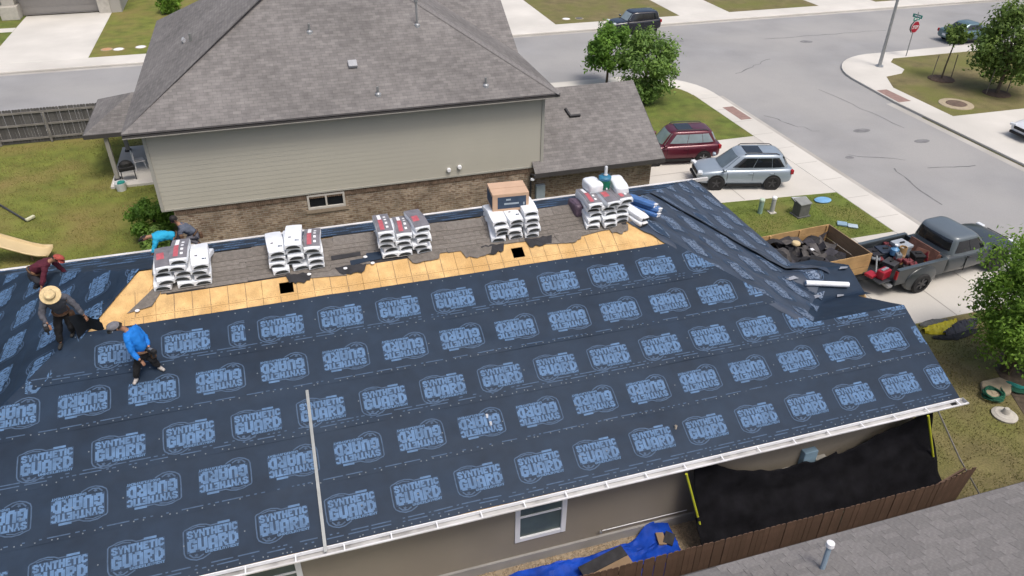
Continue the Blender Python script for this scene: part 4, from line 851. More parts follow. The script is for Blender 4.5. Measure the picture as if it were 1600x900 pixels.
def quadglass(name, pts, mat, par, off=.012):
    a, b, c, d = [Vector(p) for p in pts]; n_ = (b-a).cross(d-a).normalized(); mb = MB(); mb.add([p+n_*off for p in (a, b, c, d)], [(0, 1, 2, 3)]); 
    return MB().slab([p+n_*off for p in (a, b, c, d)], -n_*.02).build(name, mat, par, False)
def cabin(t, pm, gh, glass, front, three, rails):
    '''curved greenhouse: superellipse rings; panes are patches of the same surface'''
    (xb0, xr0, xr1, xb1, zb, zt, wb, wr_) = gh; ex = 5.0
    fx = lambda f: xb0+(xr0-xb0)*f**.92-.06*max(0, f-.8)/.2
    rx_ = lambda f: xb1+(xr1-xb1)*f**1.2+.05*max(0, f-.8)/.2
    wf = lambda f: wb+(wr_-wb)*f**1.15
    zf_ = lambda f: zb-.08+(zt-zb+.08)*f
    def side(x, f, o=0):
        a, b = fx(f), rx_(f); xm, h = (a+b)/2, (a-b)/2; return (wf(f)+o)*max(0, 1-abs((x-xm)/h)**ex)**(1/ex)
    def front_x(y, f, o=0, fr=True):
        a, b = fx(f), rx_(f); xm, h = (a+b)/2, (a-b)/2+o; q = h*max(0, 1-abs(y/wf(f))**ex)**(1/ex); return xm+q if fr else xm-q
    g = MB(); n = 48; lev = [(f, 1., 0) for f in (0, .15, .3, .45, .6, .75, .88)]+[(.96, .985, 0), (1, .93, .0), (1, .8, .018), (1, .5, .035), (1, .2, .042)]
    for f, sc_, dz in lev:
        a, b = fx(f), rx_(f); xm, h = (a+b)/2, (a-b)/2
        for k in range(n):
            th = 2*math.pi*k/n; c_, s_ = math.cos(th), math.sin(th); x = math.copysign(abs(c_)**(2/ex), c_); y = math.copysign(abs(s_)**(2/ex), s_); g.v.append((xm+x*h*sc_, y*wf(f)*sc_, zf_(f)+dz))
    for i in range(len(lev)-1):
        for k in range(n): g.f.append((i*n+k, i*n+(k+1) % n, (i+1)*n+(k+1) % n, (i+1)*n+k))
    g.f.append(tuple(range((len(lev)-1)*n, len(lev)*n)))
    g.build('cabin', pm, t, False, smooth=True, sharp=70)
    def patch(name, fn, u0, u1, v0, v1, mat, skew0=0, skew1=0, nu=10, nv=6):
        q = MB()
        for j in range(nv+1):
            f = v0+(v1-v0)*j/nv; k_ = j/nv; a, b = u0+skew0*k_, u1+skew1*k_
            for i in range(nu+1): q.v.append(fn(a+(b-a)*i/nu, f))
        for j in range(nv):
            for i in range(nu): k = j*(nu+1)+i; q.f.append((k, k+1, k+nu+2, k+nu+1))
        o = q.build(name, mat, t, False, smooth=True, sharp=80); return o
    F = lambda y, f: (front_x(y*wf(f), f, .012), y*wf(f), zf_(f)); B = lambda y, f: (front_x(y*wf(f), f, .012, False), y*wf(f), zf_(f))
    patch('windscreen', F, -.86, .86, .14, .88, front); patch('rear_window', B, -.84, .84, .34, .86, glass)
    cuts = [(.12, .425), (.433, .715), (.723, .92)] if three else [(.13, .505), (.515, .87)]
    for s in (1, -1):
        for i, (a, b) in enumerate(cuts):
            S = lambda u, f, s=s: (fx(f)+(rx_(f)-fx(f))*u, s*(side(fx(f)+(rx_(f)-fx(f))*u, f)+.012), zf_(f))
            patch('side_window', S, a, b, .26, .84, glass, .03 if i == 0 else 0, -.05 if i == len(cuts)-1 else 0)
        if rails: 
            pts = [(xr0-.25, wr_*.86*s, zt-.01), (xr0-.35, wr_*.86*s, zt+.07), ((xr0+xr1)/2, wr_*.87*s, zt+.085), (xr1+.35, wr_*.86*s, zt+.06), (xr1+.2, wr_*.86*s, zt-.02)]; MB().tube(pts, .022, 6).build('roof_rail', m_dkmetal, t, False, smooth=True)
def car(name, label, cat, loc, rot, pm, L, W, st, gh, wr, xf, xr, glass=m_glassd, rim=m_alloy, rails=False, sunroof=False, group=None, glr=None, spokes=5, cladding=False):
    t = thing(name, label, cat, loc, rot, group); hw = W/2
    b = loft_body([(x, a, z, w*hw, c) for x, a, z, w, c in st]).build('body', pm, t, False, smooth=True, sharp=60); sb = b.modifiers.new('s', 'SUBSURF'); sb.levels = 1; sb.render_levels = 2
    cabin(t, pm, [k*(hw if i > 5 else 1) for i, k in enumerate(gh)], glass, glr or glass, len(wr) > 3, rails)
    (xb0, xr0, xr1, xb1, zb, zr, wb, wr_) = gh; zt = zr; wr_ *= hw
    for s in (1, -1):
        xa = [xb0+(xb1-xb0)*f for f in (.12, .47, .76)]
        for x in xa: MB().box(x-.006, x+.006, s*hw*.985-.012, s*hw*.985+.014, zb-.5, zb-.12).build('door_gap', m_black, t, False)
        for x in xa[1:]: MB().box(x-.02+.03, x+.2, s*hw-.01, s*hw+.022, zb-.18, zb-.145).build('door_handle', pm, t, False, bevel=.008)
        MB().box(xr+.5, xf-.5, s*hw*.93-.05, s*hw*.93+.05, st[3][1]-.02, st[3][1]+.1).build('sill', m_black, t, False)
        MB().cbox((xb0-.22, s*(hw+.06), zb+.06), (.16, .2, .14), (0, 0, s*.2)).build('mirror', pm, t, False, bevel=.04, seg=3)
    rad, ww = wr[0], wr[1]
    for x in (xf, xr):
        for s in (1, -1):
            MB().lathe([(rad*1.17, -.03), (rad*1.17, .012), (0, .012)], (x, s*hw*.985, rad*1.02), 24, 'y').build('wheel_arch', m_black, t, False).scale = (1, s, 1) if False else (1, 1, 1)
            wheel(t, x, s*(hw+.02), rad, ww, rim, spokes)
    xs = st[0][0]; xe = st[-1][0]; zf = st[-2][2]; zrr = st[1][2]
    for s in (1, -1):
        MB().cbox((xe-.13, s*hw*.68, zf-.06), (.22, hw*.36, .13), (0, 0, -s*.3)).build('headlight', m_clear, t, False, bevel=.03)
        MB().cbox((xs+.10, s*hw*.80, zrr-.16), (.16, .26, .22), (0, 0, s*.25)).build('tail_light', m_red, t, False, bevel=.03)
    MB().cbox((xe-.02, 0, zf-.14), (.06, hw*.95, .17)).build('grille', m_black, t, False, bevel=.02); MB().cbox((xe-.0, 0, zf-.42), (.08, hw*1.3, .14)).build('lower_intake', m_black, t, False, bevel=.02)
    MB().cbox((xs-.0, 0, zrr-.36), (.04, .45, .14)).build('number_plate', m_white, t, False)
    if sunroof: MB().cbox(((xr0+xr1)/2+.3, 0, zt+.03), (.8, wr_*1.2, .03)).build('sunroof', m_glassd, t, False, bevel=.02)
    return t
suv = [(-2.28, .42, .98, .80, .0), (-2.2, .32, 1.04, .93, .0), (-1.7, .24, 1.06, 1., .0), (-.6, .22, 1.04, 1., .0), (.5, .22, 1.02, 1., .0), (1.1, .22, .99, .99, .03), (1.6, .24, .94, .96, .04), (2.05, .27, .86, .90, .03), (2.25, .36, .76, .78, .0)]
ghs = (1.30, .38, -1.72, -2.16, 1.0, 1.67, .91, .75)
car('silver_suv', 'silver SUV with roof rails and a dark sunroof on the neighbour driveway', 'car', (20.5, 28.95, .012), R(165), paint('silver', (.30, .355, .41)), 4.55, 1.80, suv, ghs, (.355, .24, 0, 0), 1.36, -1.32, rails=True, sunroof=True, rim=m_alloyd, glr=M('glass_screen', (.10, .13, .15), .08, .2, 2, spec=.8))
suv2 = [(-2.15, .42, .98, .80, .0), (-2.08, .32, 1.04, .93, .0), (-1.6, .26, 1.06, 1., .0), (-.6, .24, 1.04, 1., .0), (.5, .24, 1.03, 1., .0), (1.0, .24, 1.0, .99, .03), (1.5, .26, .97, .96, .04), (1.95, .28, .92, .90, .02), (2.12, .36, .80, .80, .0)]
car('red_suv', 'dark red SUV parked nose-in beside the grey garage roof', 'car', (18.75, 32.35, .012), R(171), paint('maroon', (.10, .012, .025)), 4.27, 1.75, suv2, (1.05, .5, -1.65, -2.02, 1.02, 1.68, .9, .74), (.34, .22, 0, 0), 1.25, -1.25, glass=m_glassl, rails=True, sunroof=True, glr=M('glass_greenish', (.16, .22, .20), .1, .2, 2, spec=.8))
box = [(-2.0, .42, 1.02, .84, .0), (-1.93, .32, 1.08, .94, .0), (-1.5, .25, 1.1, 1., .0), (-.5, .23, 1.06, 1., .0), (.5, .23, 1.03, 1., .0), (.95, .23, 1.01, .99, .03), (1.4, .25, .98, .96, .03), (1.85, .28, .92, .90, .02), (2.02, .38, .82, .80, .0)]
car('black_hatchback', 'boxy black hatchback parked at the far kerb behind the trees', 'car', (27.1, 55.55, GZ+.01), R(180), paint('black', (.008, .010, .018), .25, .2), 4.1, 1.8, box, (1.0, .5, -1.72, -1.95, 1.04, 1.62, .92, .80), (.33, .22, 0, 0), 1.28, -1.25, glr=m_glassl)
sed = [(-2.35, .42, .88, .80, .0), (-2.28, .30, .95, .93, .02), (-1.75, .22, .98, 1., .03), (-.6, .2, .95, 1., .0), (.5, .2, .93, 1., .0), (1.0, .2, .90, .99, .04), (1.6, .22, .84, .96, .05), (2.1, .25, .74, .88, .03), (2.35, .34, .64, .74, .0)]
car('blue_sedan', 'dusty blue-green sedan parked past the stop sign', 'car', (51.2, 46.7, GZ+.01), R(0), paint('teal', (.10, .17, .20)), 4.7, 1.78, sed, (1.0, .25, -.95, -1.72, .92, 1.42, .90, .70), (.32, .21, 0), 1.38, -1.38)
car('white_sedan', 'white car cut by the frame on the east driveway', 'car', (40.45, 29.4, .014), R(178), paint('white', (.60, .62, .66), .3, .0), 4.6, 1.8, sed, (1.0, .25, -.95, -1.72, .92, 1.42, .90, .70), (.32, .21, 0), 1.38, -1.38)
# ---- pickup truck
TK = thing('pickup_truck', 'grey pickup truck with a loaded open bed on the driveway', 'truck', (23.72, 19.82, .012), R(5)); TK.scale = (1.13, 1.1, 1.04); pg = paint('truck_grey', (.030, .038, .044), .45, .2); TW = .98
b = loft_body([(-.55, .42, 1.12, .98, 0), (-.5, .38, 1.14, .99, 0), (.3, .36, 1.13, 1., 0), (1.2, .36, 1.12, 1., .0), (1.7, .38, 1.1, .99, .05), (2.3, .42, 1.05, .97, .06), (2.75, .45, .98, .92, .04), (2.92, .5, .86, .86, 0)]).build('body', pg, TK, False, smooth=True, sharp=60)
b.scale = (1, TW, 1); sb = b.modifiers.new('s', 'SUBSURF'); sb.levels = 1; sb.render_levels = 2
cabin(TK, paint('truck_roof', (.105, .13, .15), .42, .2), (1.66, .86, -.30, -.48, 1.08, 1.76, .92, .78), m_glassd, m_glassl, False, False)
for s in (1, -1):
    MB().cbox((1.45, s*1.1, 1.2), (.12, .26, .2)).build('mirror', m_black, TK, False, bevel=.03)
    for x in (.31, 1.5): MB().box(x-.006, x+.006, s*TW-.02, s*TW+.008, .45, 1.05).build('door_gap', m_black, TK, False)
    MB().box(.4, .6, s*TW-.01, s*TW+.02, .95, .99).build('door_handle', m_dkmetal, TK, False)
    # bed side wall with its rail and flared wing
    MB().box(-2.75, -.58, s*.86 if s > 0 else s*.97, s*.97 if s > 0 else s*.86, .5, 1.13).build('bed_side', pg, TK, False, bevel=.035, seg=3)
    MB().box(-2.75, -.58, s*.93-.07, s*.93+.07, 1.13, 1.16).build('bed_rail', paint('truck_roof2', (.06, .078, .088), .45, .2), TK, False, bevel=.01)
    fl = MB().lathe([(0, -.12), (.35, -.11), (.52, -.05), (.56, .02), (.56, .1)], (0, 0, 0), 24, 'y', sx=1, sy=1); fo = fl.build('wing_flare', pg, TK, False, smooth=True); fo.location = (-1.62, s*.95, .55); fo.rotation_euler = (0, 0, 0 if s < 0 else math.pi); fo.scale = (1.25, 1, .95)
    for x in (-1.62, 2.0):
        MB().lathe([(.46, -.03), (.46, .014), (0, .014)], (x, s*(TW+.0), .46), 24, 'y').build('wheel_arch', m_black, TK, False)
        wheel(TK, x, s*(TW+.14 if x < 0 else TW+.03), .39, .27, m_alloyd, 6)
    MB().cbox((2.83, s*.68, .88), (.16, .3, .2)).build('headlight', m_clear, TK, False, bevel=.03); MB().cbox((-2.74, s*.92, .92), (.06, .11, .34)).build('tail_light', m_red, TK, False, bevel=.015)
MB().box(-2.75, -.58, -.86, .86, .55, .62).build('bed_floor', m_black, TK, False); MB().box(-.66, -.58, -.86, .86, .62, 1.13).build('bed_front', pg, TK, False)
MB().box(-3.28, -2.77, -.82, .82, .6, .65).build('tailgate', pg, TK, False, bevel=.015); MB().box(-2.98, -2.78, -.95, .95, .42, .54).build('rear_bumper', m_alloy, TK, False, bevel=.03); MB().box(2.86, 3.02, -.92, .92, .45, .64).build('front_bumper', m_alloy, TK, False, bevel=.04); MB().cbox((2.92, 0, .8), (.06, .9, .22)).build('grille', m_black, TK, False, bevel=.02)

def in_bed(name, label, cat, x, y, z, rot=0): p = Matrix.Translation(Vector(TK.location)) @ Matrix.Rotation(R(5), 4, 'Z') @ Vector((x*1.13, y*1.1, z*1.04)); q_ = thing(name, label, cat, p, R(5)+rot); q_.scale = (1.13,)*3; return q_
t = in_bed('wooden_sheet', 'rusty brown sheet standing in the truck bed behind the cab', 'board', -.95, -.15, .66, 0)
MB().slab([(-.08, -.6, 0), (.1, -.6, .62), (.1, .6, .62), (-.08, .6, 0)], (.03, 0, 0)).build('sheet', M('rust_board', (.16, .075, .055), .8, .35, 5), t, False); MB().slab([(-.3, .1, 0), (.1, -.62, .0), (.2, -.62, .5), (-.1, .1, .5)], (.03, 0, 0)).build('brace', M('rust_board', (.16, .075, .055)), t, False)
for i, (x, y, sx, sy, sz, m_, nm, lb) in enumerate(((-1.35, .35, .5, .5, .55, M('bin_grey', (.20, .22, .25), .5), 'storage_bin', 'grey lidded bin in the truck bed near the cab'), (-1.3, -.35, .35, .35, .5, m_black, 'black_crate', 'black crate with a yellow corner in the truck bed'), (-1.95, .45, .5, .45, .4, M('bin_navy', (.02, .03, .05), .6), 'tool_case', 'dark navy tool case in the middle of the truck bed'), (-2.35, .5, .4, .45, .35, M('bin_black', (.02, .02, .025), .6), 'black_tool_case', 'black tool case at the tail of the truck bed'), (-2.2, -.15, .45, .4, .28, m_dkmetal, 'compressor_box', 'dark metal compressor box in the truck bed'))):
    t = in_bed(nm, lb, 'box', x, y, .62, random.uniform(-.4, .4)); MB().box(-sx/2, sx/2, -sy/2, sy/2, 0, sz*.8).build('bin', m_, t, False, bevel=.03); MB().box(-sx/2-.02, sx/2+.02, -sy/2-.02, sy/2+.02, sz*.8+.004, sz).build('lid', m_ if i else M('bin_lid', (.30, .33, .37), .5), t, False, bevel=.02); MB().box(-.1, .1, -.03, .03, sz, sz+.05).build('handle', m_black, t, False, bevel=.01)
t = in_bed('tan_roll', 'tan cardboard tube standing in the truck bed', 'tube', -1.62, .02, .62); MB().lathe([(.13, 0), (.13, .62), (.11, .62), (.11, .1)], (0, 0, 0), 14).build('tube', m_woodt, t, False, smooth=True); MB().lathe([(.135, .3), (.135, .36)], (0, 0, 0), 14).build('tape_band', m_card, t, False)
t = in_bed('blue_jug', 'small blue jug among the tools in the truck bed', 'jug', -1.9, 0.1, 1.0); MB().lathe([(.0, 0), (.13, 0), (.14, .2), (.05, .28), (.05, .34), (0, .34)], (0, 0, 0), 14).build('bottle', M('jug_blue', (.10, .25, .45), .4), t, False, smooth=True); MB().lathe([(.06, .34), (.06, .38), (0, .38)], (0, 0, 0), 10).build('cap', m_white, t, False)
t = in_bed('yellow_triangle', 'yellow triangular reflector leaning in the truck bed', 'reflector', -1.12, -.5, .9); MB().slab([(-.02, -.16, 0), (-.02, .16, 0), (.05, 0, .3)], (.02, 0, 0)).build('plate', M('amber', (.6, .33, .05), .5), t, False); MB().slab([(-.025, -.2, -.03), (-.025, .2, -.03), (.05, 0, .36)], (.01, 0, 0)).build('border', M('maroon_edge', (.2, .02, .03), .5), t, False)
t = in_bed('red_toolbox', 'red tool chest and floor jack on the lowered tailgate', 'toolbox', -2.9, -.55, .655, .2); MB().box(-.22, .22, -.14, .14, 0, .3).build('chest', M('red_metal', (.30, .015, .03), .4), t, False, bevel=.03); MB().box(-.16, .16, -.05, .05, .3, .34).build('handle', m_metal, t, False, bevel=.01); MB().tube([(-.1, .2, .1), (.3, .55, .45)], .03, 8).build('jack_handle', m_bar, t, False); MB().box(-.45, -.1, .1, .4, .02, .12).build('jack_base', M('red_metal', (.30, .015, .03)), t, False, bevel=.02)
for i in range(14):
    x, y = random.uniform(-2.55, -1.1), random.uniform(-.7, .7); mm = random.choice((m_black, m_dkmetal, M('bin_navy', (.02, .03, .05)), M('clutter_red', (.14, .03, .035), .6), M('clutter_grey', (.16, .18, .2), .6)))
    t = in_bed('tool_bag', 'small dark tool bag heaped in the truck bed', 'bag', x, y, .62+random.random()*.35, random.random()*6); t['group'] = 'tool bags in the truck bed'; a, b, c = random.uniform(.1, .2), random.uniform(.08, .16), random.uniform(.08, .2)
    MB().box(-a, a, -b, b, 0, c).build('bag', mm, t, False, bevel=.03, seg=3); MB().tube([(-a*.6, 0, c), (-a*.3, 0, c+.06), (a*.3, 0, c+.06), (a*.6, 0, c)], .012, 6).build('handle', m_black, t, False)
# ---- trailer with timber sides
TR = thing('debris_trailer', 'timber-sided trailer full of torn roofing behind the truck', 'trailer', (18.05, 20.55, .012), R(3))
MB().box(-2.1, 2.1, -1.2, 1.2, .52, .6).build('floor', m_black, TR, False); MB().box(-2.1, 2.1, -1.1, -1.0, .4, .52).box(-2.1, 2.1, 1.0, 1.1, .4, .52).build('chassis', m_dkmetal, TR, False)
for s in (1, -1):
    for z in (.62, .92, 1.2): MB().box(-2.12, 2.12, s*1.2-.02, s*1.2+.02, z, z+.27).build('side_board', m_woodt, TR, False, bevel=.006)
    for x in (-2.0, -.7, .7, 2.0): MB().box(x-.04, x+.04, s*1.16-.03, s*1.16+.03, .5, 1.44).build('stake', m_woodt, TR, False)
    wheel(TR, .35, s*1.42, .33, .2, m_dkmetal, 5); wheel(TR, -.4, s*1.42, .33, .2, m_dkmetal, 5)
for x in (-2.1, 2.1):
    for z in (.62, .92, 1.2): MB().box(x-.02, x+.02, -1.17, 1.17, z, z+.27).build('end_board', m_woodt2 if x > 0 else m_woodt, TR, False, bevel=.006)
MB().tube([(2.1, -.5, .45), (3.1, 0, .45)], .05, 6).build('tow_bar', m_dkmetal, TR, False); MB().tube([(2.1, .5, .45), (3.1, 0, .45)], .05, 6).build('tow_bar', m_dkmetal, TR, False)
mdb = [M('debris_a', (.035, .034, .042), .9, .4, 4), M('debris_b', (.075, .07, .07), .9, .4, 4), M('debris_c', (.02, .02, .023), .9, .4, 4)]
for i in range(95):
    x, y = random.uniform(-1.9, 1.85), random.uniform(-1.05, 1.05); z = .70+(i/95.)*.62*(1-.5*max(0, x)/2); a = random.random()*6.28
    mb = MB(); n = 5; w, l = random.uniform(.25, .55), random.uniform(.45, .95); bend = random.uniform(-.25, .3)
    for j in range(n+1):
        for k in (-1, 0, 1): mb.v.append((l*(j/n-.5)*2*.5+random.uniform(-.03, .03), w*k*.5+random.uniform(-.03, .03), bend*math.sin(math.pi*j/n)+.05*N(j, k, i)))
    for j in range(n):
        for k in (0, 1): q = j*3+k; mb.f.append((q, q+1, q+4, q+3))
    o = mb.build('torn_shingle', random.choice(mdb), None, smooth=False); sl = o.modifiers.new('s', 'SOLIDIFY'); sl.thickness = .012
    o.matrix_basis = Matrix.Translation(TR.location) @ Matrix.Rotation(R(3), 4, 'Z') @ Matrix.Translation((x, y, z)) @ Euler((random.uniform(-.5, .5), random.uniform(-.5, .5), a)).to_matrix().to_4x4()
    tag(o, 'torn dark shingle lying in the timber-sided trailer', 'shingle', 'torn shingles in the trailer')
for i, (x, y, z, lb) in enumerate(((-1.6, -.1, 1.3, 'crumpled white plastic bag at the tail of the trailer'), (-1.15, .1, 1.25, 'white crumpled wrapper on the trailer debris'), (.05, .55, 1.3, 'round cream bucket lid on the trailer debris'), (.5, .15, 1.2, 'small white scrap in the middle of the trailer'))):
    p = Matrix.Translation(TR.location) @ Matrix.Rotation(R(3), 4, 'Z') @ Vector((x, y, z))
    if i == 2: o = MB().lathe([(0, .1), (.14, .09), (.17, .05), (.17, 0), (0, 0)], p, 16).build('bucket_lid', m_beige, smooth=True)
    else:
        bm = bmesh.new(); bmesh.ops.create_icosphere(bm, subdivisions=3, radius=.3 if i < 2 else .1)
        for v in bm.verts: v.co *= .7+.5*noise.noise(v.co*6+Vector((i, 0, 0))); v.co.z *= .5
        for v in bm.verts: v.co += p
        me = bpy.data.meshes.new('plastic_bag'); bm.to_mesh(me); bm.free(); me.materials.append(m_wrap); o = obj('plastic_bag', me)
    tag(o, lb, 'lid' if i == 2 else 'bag')
# ================================================================ THINGS ON THE ROOF
# ---- shingle bundles, draped over the ridge in stacks
BL, BWD, BT = 1.04, .42, .112
def bundle_mesh(bend, arch, seed, print_kind):
    rnd = random.Random(seed); n = 8; mb = MB()
    prof = [(-1, 0), (-1.0, .82), (-.95, 1), (-.45, 1.03), (0, 1.04), (.45, 1.03), (.95, 1), (1.0, .82), (1, 0)]
    zf = lambda y: -max(abs(y)-.04, 0)*bend
    for i in range(n+1):
        y = BL*(i/n-.5); k = 1.0 if 0 < i < n else .93
        for a, b in prof: mb.v.append((a*BWD*.5*k+rnd.uniform(-.004, .004), y, zf(y)+b*BT*.97+arch*.012*(1-a*a)))
    m = len(prof)
    for i in range(n):
        for j in range(m): mb.f.append((i*m+j, i*m+(j+1) % m, (i+1)*m+(j+1) % m, (i+1)*m+j))
    mb.f += [tuple(range(m-1, -1, -1)), tuple(range(n*m, n*m+m))]
    wr = mb.mesh('wrapper', smooth=True, sharp=35); wr.materials.append(m_wrap)
    e = MB(); y = -BL/2; z0 = zf(y); top = [(-.78, .34), (-.5, .74), (-.2, .86), (.2, .88), (.5, .76), (.80, .36)]
    e.slab([(a*BWD*.5, y-.012, z0+b*BT) for a, b in [(-.74, .20), (.76, .20)]+top[::-1]], (0, .03, 0)); en = e.mesh('shingle_edges'); en.materials.append(m_shend)
    pr = []
    def panel(a0, a1, t0, t1, mat, dz=.006):
        q = MB()
        for i in range(7):
            y = BL*(t0+(t1-t0)*i/6-.5)
            for a in (a0, (a0+a1)/2, a1): q.v.append((a*BWD*.5, y, zf(y)+BT*(1.06-.05*a*a)+arch*.012*(1-a*a)+dz))
        for i in range(6):
            for j in (0, 1): k = i*3+j; q.f.append((k, k+1, k+4, k+3))
        me = q.mesh('printed_panel'); me.materials.append(mat); pr.append(me)
    if print_kind == 'red':
        panel(-.96, .96, .08, .98, m_wrapg); panel(-.55, -.02, .14, .62, m_wrapr, .009); panel(-.5, -.08, .62, .92, m_white, .009)
        for i in range(4): panel(.2, .5, .2+.17*i, .28+.17*i, m_white, .009)
    elif print_kind == 'white':
        panel(-.5, -.2, .3, .34, m_wrapg); panel(.25, .5, .16, .2, m_cardb); panel(.55, .7, .16, .2, m_cardb)
    elif print_kind == 'grey': panel(-.96, .96, .05, .98, m_wrapg); panel(-.7, .1, .3, .55, m_wrapr, .009)
    return wr, en, pr
BM = {}
def bundle(x, y, z, layer, pk, label, group, yaw=0, ybase=None):
    bend = T*max(.08, 1-.19*layer); key = (layer, pk, random.randrange(2))
    if key not in BM: BM[key] = bundle_mesh(bend, .4+.4*(layer % 2), hash(key) % 99, pk)
    wr, en, pr = BM[key]; t = thing('shingle_bundle', label, 'shingle bundle', (x, y, z), yaw, group)
    w = obj('wrapper', wr, t, False); obj('shingle_edges', en, t, False)
    for p in pr: obj('printed_panel', p, w, False)
    return t
cols = ('left', 'middle', 'right'); lay_n = ('bottom', 'second', 'third', 'fourth', 'fifth', 'topmost')
stacks = [(-2.95, 'stack beside the cyan shirt', (4, 5, 4), ('grey', 'red', 'white')), (-.30, 'second stack, all white wrappers but one', (4, 5, 4), ('white', 'white', 'red')), (2.42, 'middle stack of the five', (5, 4, 5), ('red', 'red', 'grey')), (5.42, 'stack under the cardboard box', (4, 4, 5), ('plain', 'white', 'plain')), (8.12, 'stack under the green cooler', (5, 5, 5), ('red', 'grey', 'red'))]
for sx, desc, hs, tops in stacks:
    for c in range(3):
        xo = 0; yo = random.uniform(-.03, .03)
        for k in range(hs[c]):
            if hs == (5, 4, 5) and c == 1 and k == 0: pass
            top = k == hs[c]-1; x = sx+(c-1)*(BWD+.01)+random.uniform(-.045, .045); y = YR-.12+yo+random.uniform(-.06, .06)
            pk = tops[c] if top else 'plain'
            bundle(x, y, ZR-.03+BT*1.03*k+.012, k, pk, f'{"printed" if pk in ("red", "grey") else "white"} shingle bundle, {"topmost" if top else lay_n[k]} of {cols[c]} column, {desc}', 'shingle bundles stacked along the ridge', random.uniform(-.12, .12))
zt = ZR+BT*4.1
# cardboard box
t = thing('cardboard_box', 'large tan cardboard box with a dark blue printed side on a bundle stack', 'box', (5.42, YR+.12, ZR+.41), R(-4))
MB().box(-.50, .50, -.34, .40, 0, .52).build('carton', m_card, t, False, bevel=.012)
bx = MB().box(-.36, .42, -.345, -.341, .09, .43).build('printed_panel', m_cardb, t, False)
vs, fs = text_mesh('ROOFING', .42, .06, .02) if False else ([], [])
MB().box(-.13, .0, -.348, -.3455, .32, .37).box(-.18, .22, -.348, -.3455, .2, .25).box(.34, .38, -.348, -.3455, .16, .24).build('printed_mark', M('print_pale', (.30, .36, .42), .7), bx, False)
MB().box(-.505, -.501, -.3, .36, .09, .43).build('printed_panel', m_cardb, t, False); MB().box(-.5, .5, .02, .028, .52, .524).build('flap_seam', M('seam', (.30, .20, .13), .8), t, False)
# cooler and wrapped bags on the last stack
t = thing('water_cooler', 'green round water cooler with a blue lid on the last bundle stack', 'cooler', (8.25, YR+.15, ZR+.52))
MB().lathe([(.0, 0), (.15, 0), (.165, .05), (.17, .30), (.0, .30)], (0, 0, 0), 18).build('tank', m_cgreen, t, False, smooth=True); MB().lathe([(.18, .30), (.185, .36), (.15, .40), (0, .41)], (0, 0, 0), 18).build('lid', M('cooler_blue', (.03, .16, .27), .5), t, False, smooth=True)
MB().box(-.02, .02, -.20, -.17, .05, .1).build('tap', m_white, t, False); MB().tube([(-.18, 0, .33), (-.2, 0, .45), (.2, 0, .45), (.18, 0, .33)], .012, 6).build('handle', m_dkmetal, t, False)
t = thing('cup_dispenser', 'clear cup tube standing on the cooler lid', 'cup holder', (8.27, YR+.15, ZR+.94)); MB().lathe([(.045, 0), (.045, .24), (.03, .26), (0, .26)], (0, 0, 0), 12).build('tube', m_clear, t, False); MB().lathe([(.06, 0), (.06, .02), (0, .02)], (0, 0, 0), 12).build('base', m_white, t, False)
def wrapped(name, label, x, y, z, sx, sy, sz, mat, rz, seed, cat='bag'):
    bm = bmesh.new(); bmesh.ops.create_cube(bm, size=1); bmesh.ops.subdivide_edges(bm, edges=bm.edges[:], cuts=6, use_grid_fill=True)
    for v in bm.verts:
        c = v.co.copy(); r_ = (abs(c.x*2)**6+abs(c.y*2)**6+abs(c.z*2)**6)**(1/6.); c = c/max(r_, .01)*.98+Vector((0, 0, 0)); w = noise.noise(c*5+Vector((seed, 0, 0))); c *= 1+.06*w; v.co = Vector((c.x*sx, c.y*sy, c.z*sz+sz/2))
    me = bpy.data.meshes.new(name); bm.to_mesh(me); bm.free(); me.materials.append(mat); me.polygons.foreach_set('use_smooth', [True]*len(me.polygons))
    t = thing(name, label, cat, (x, y, z), rz); me.name = 'sack'; obj('sack', me, t, False); return t
t = wrapped('white_sack', 'plump white sack lying behind the cooler on the west side', 7.90, YR+.16, ZR+.50, .44, .6, .32, m_wrap, .1, 2); MB().box(-.02, .02, -.27, .1, .2, .275).build('strap', M('strap_blue', (.12, .17, .22), .6), t, False)
t = wrapped('white_sack', 'long white sack with grey print east of the cooler', 8.66, YR+.1, ZR+.46, .42, .9, .28, m_wrap, -.12, 5); MB().box(-.05, .04, -.1, .05, .2, .232).build('printed_mark', m_wrapg, t, False)
t = wrapped('purple_sack', 'dull purple wrapper slumped at the west side of the last stack', 7.38, YR+.05, ZR-.1, .26, .6, .4, m_wrapp, .1, 7); MB().box(-.09, .1, -.2, .15, .36, .42).build('fold', m_wrapp, t, False, bevel=.03)
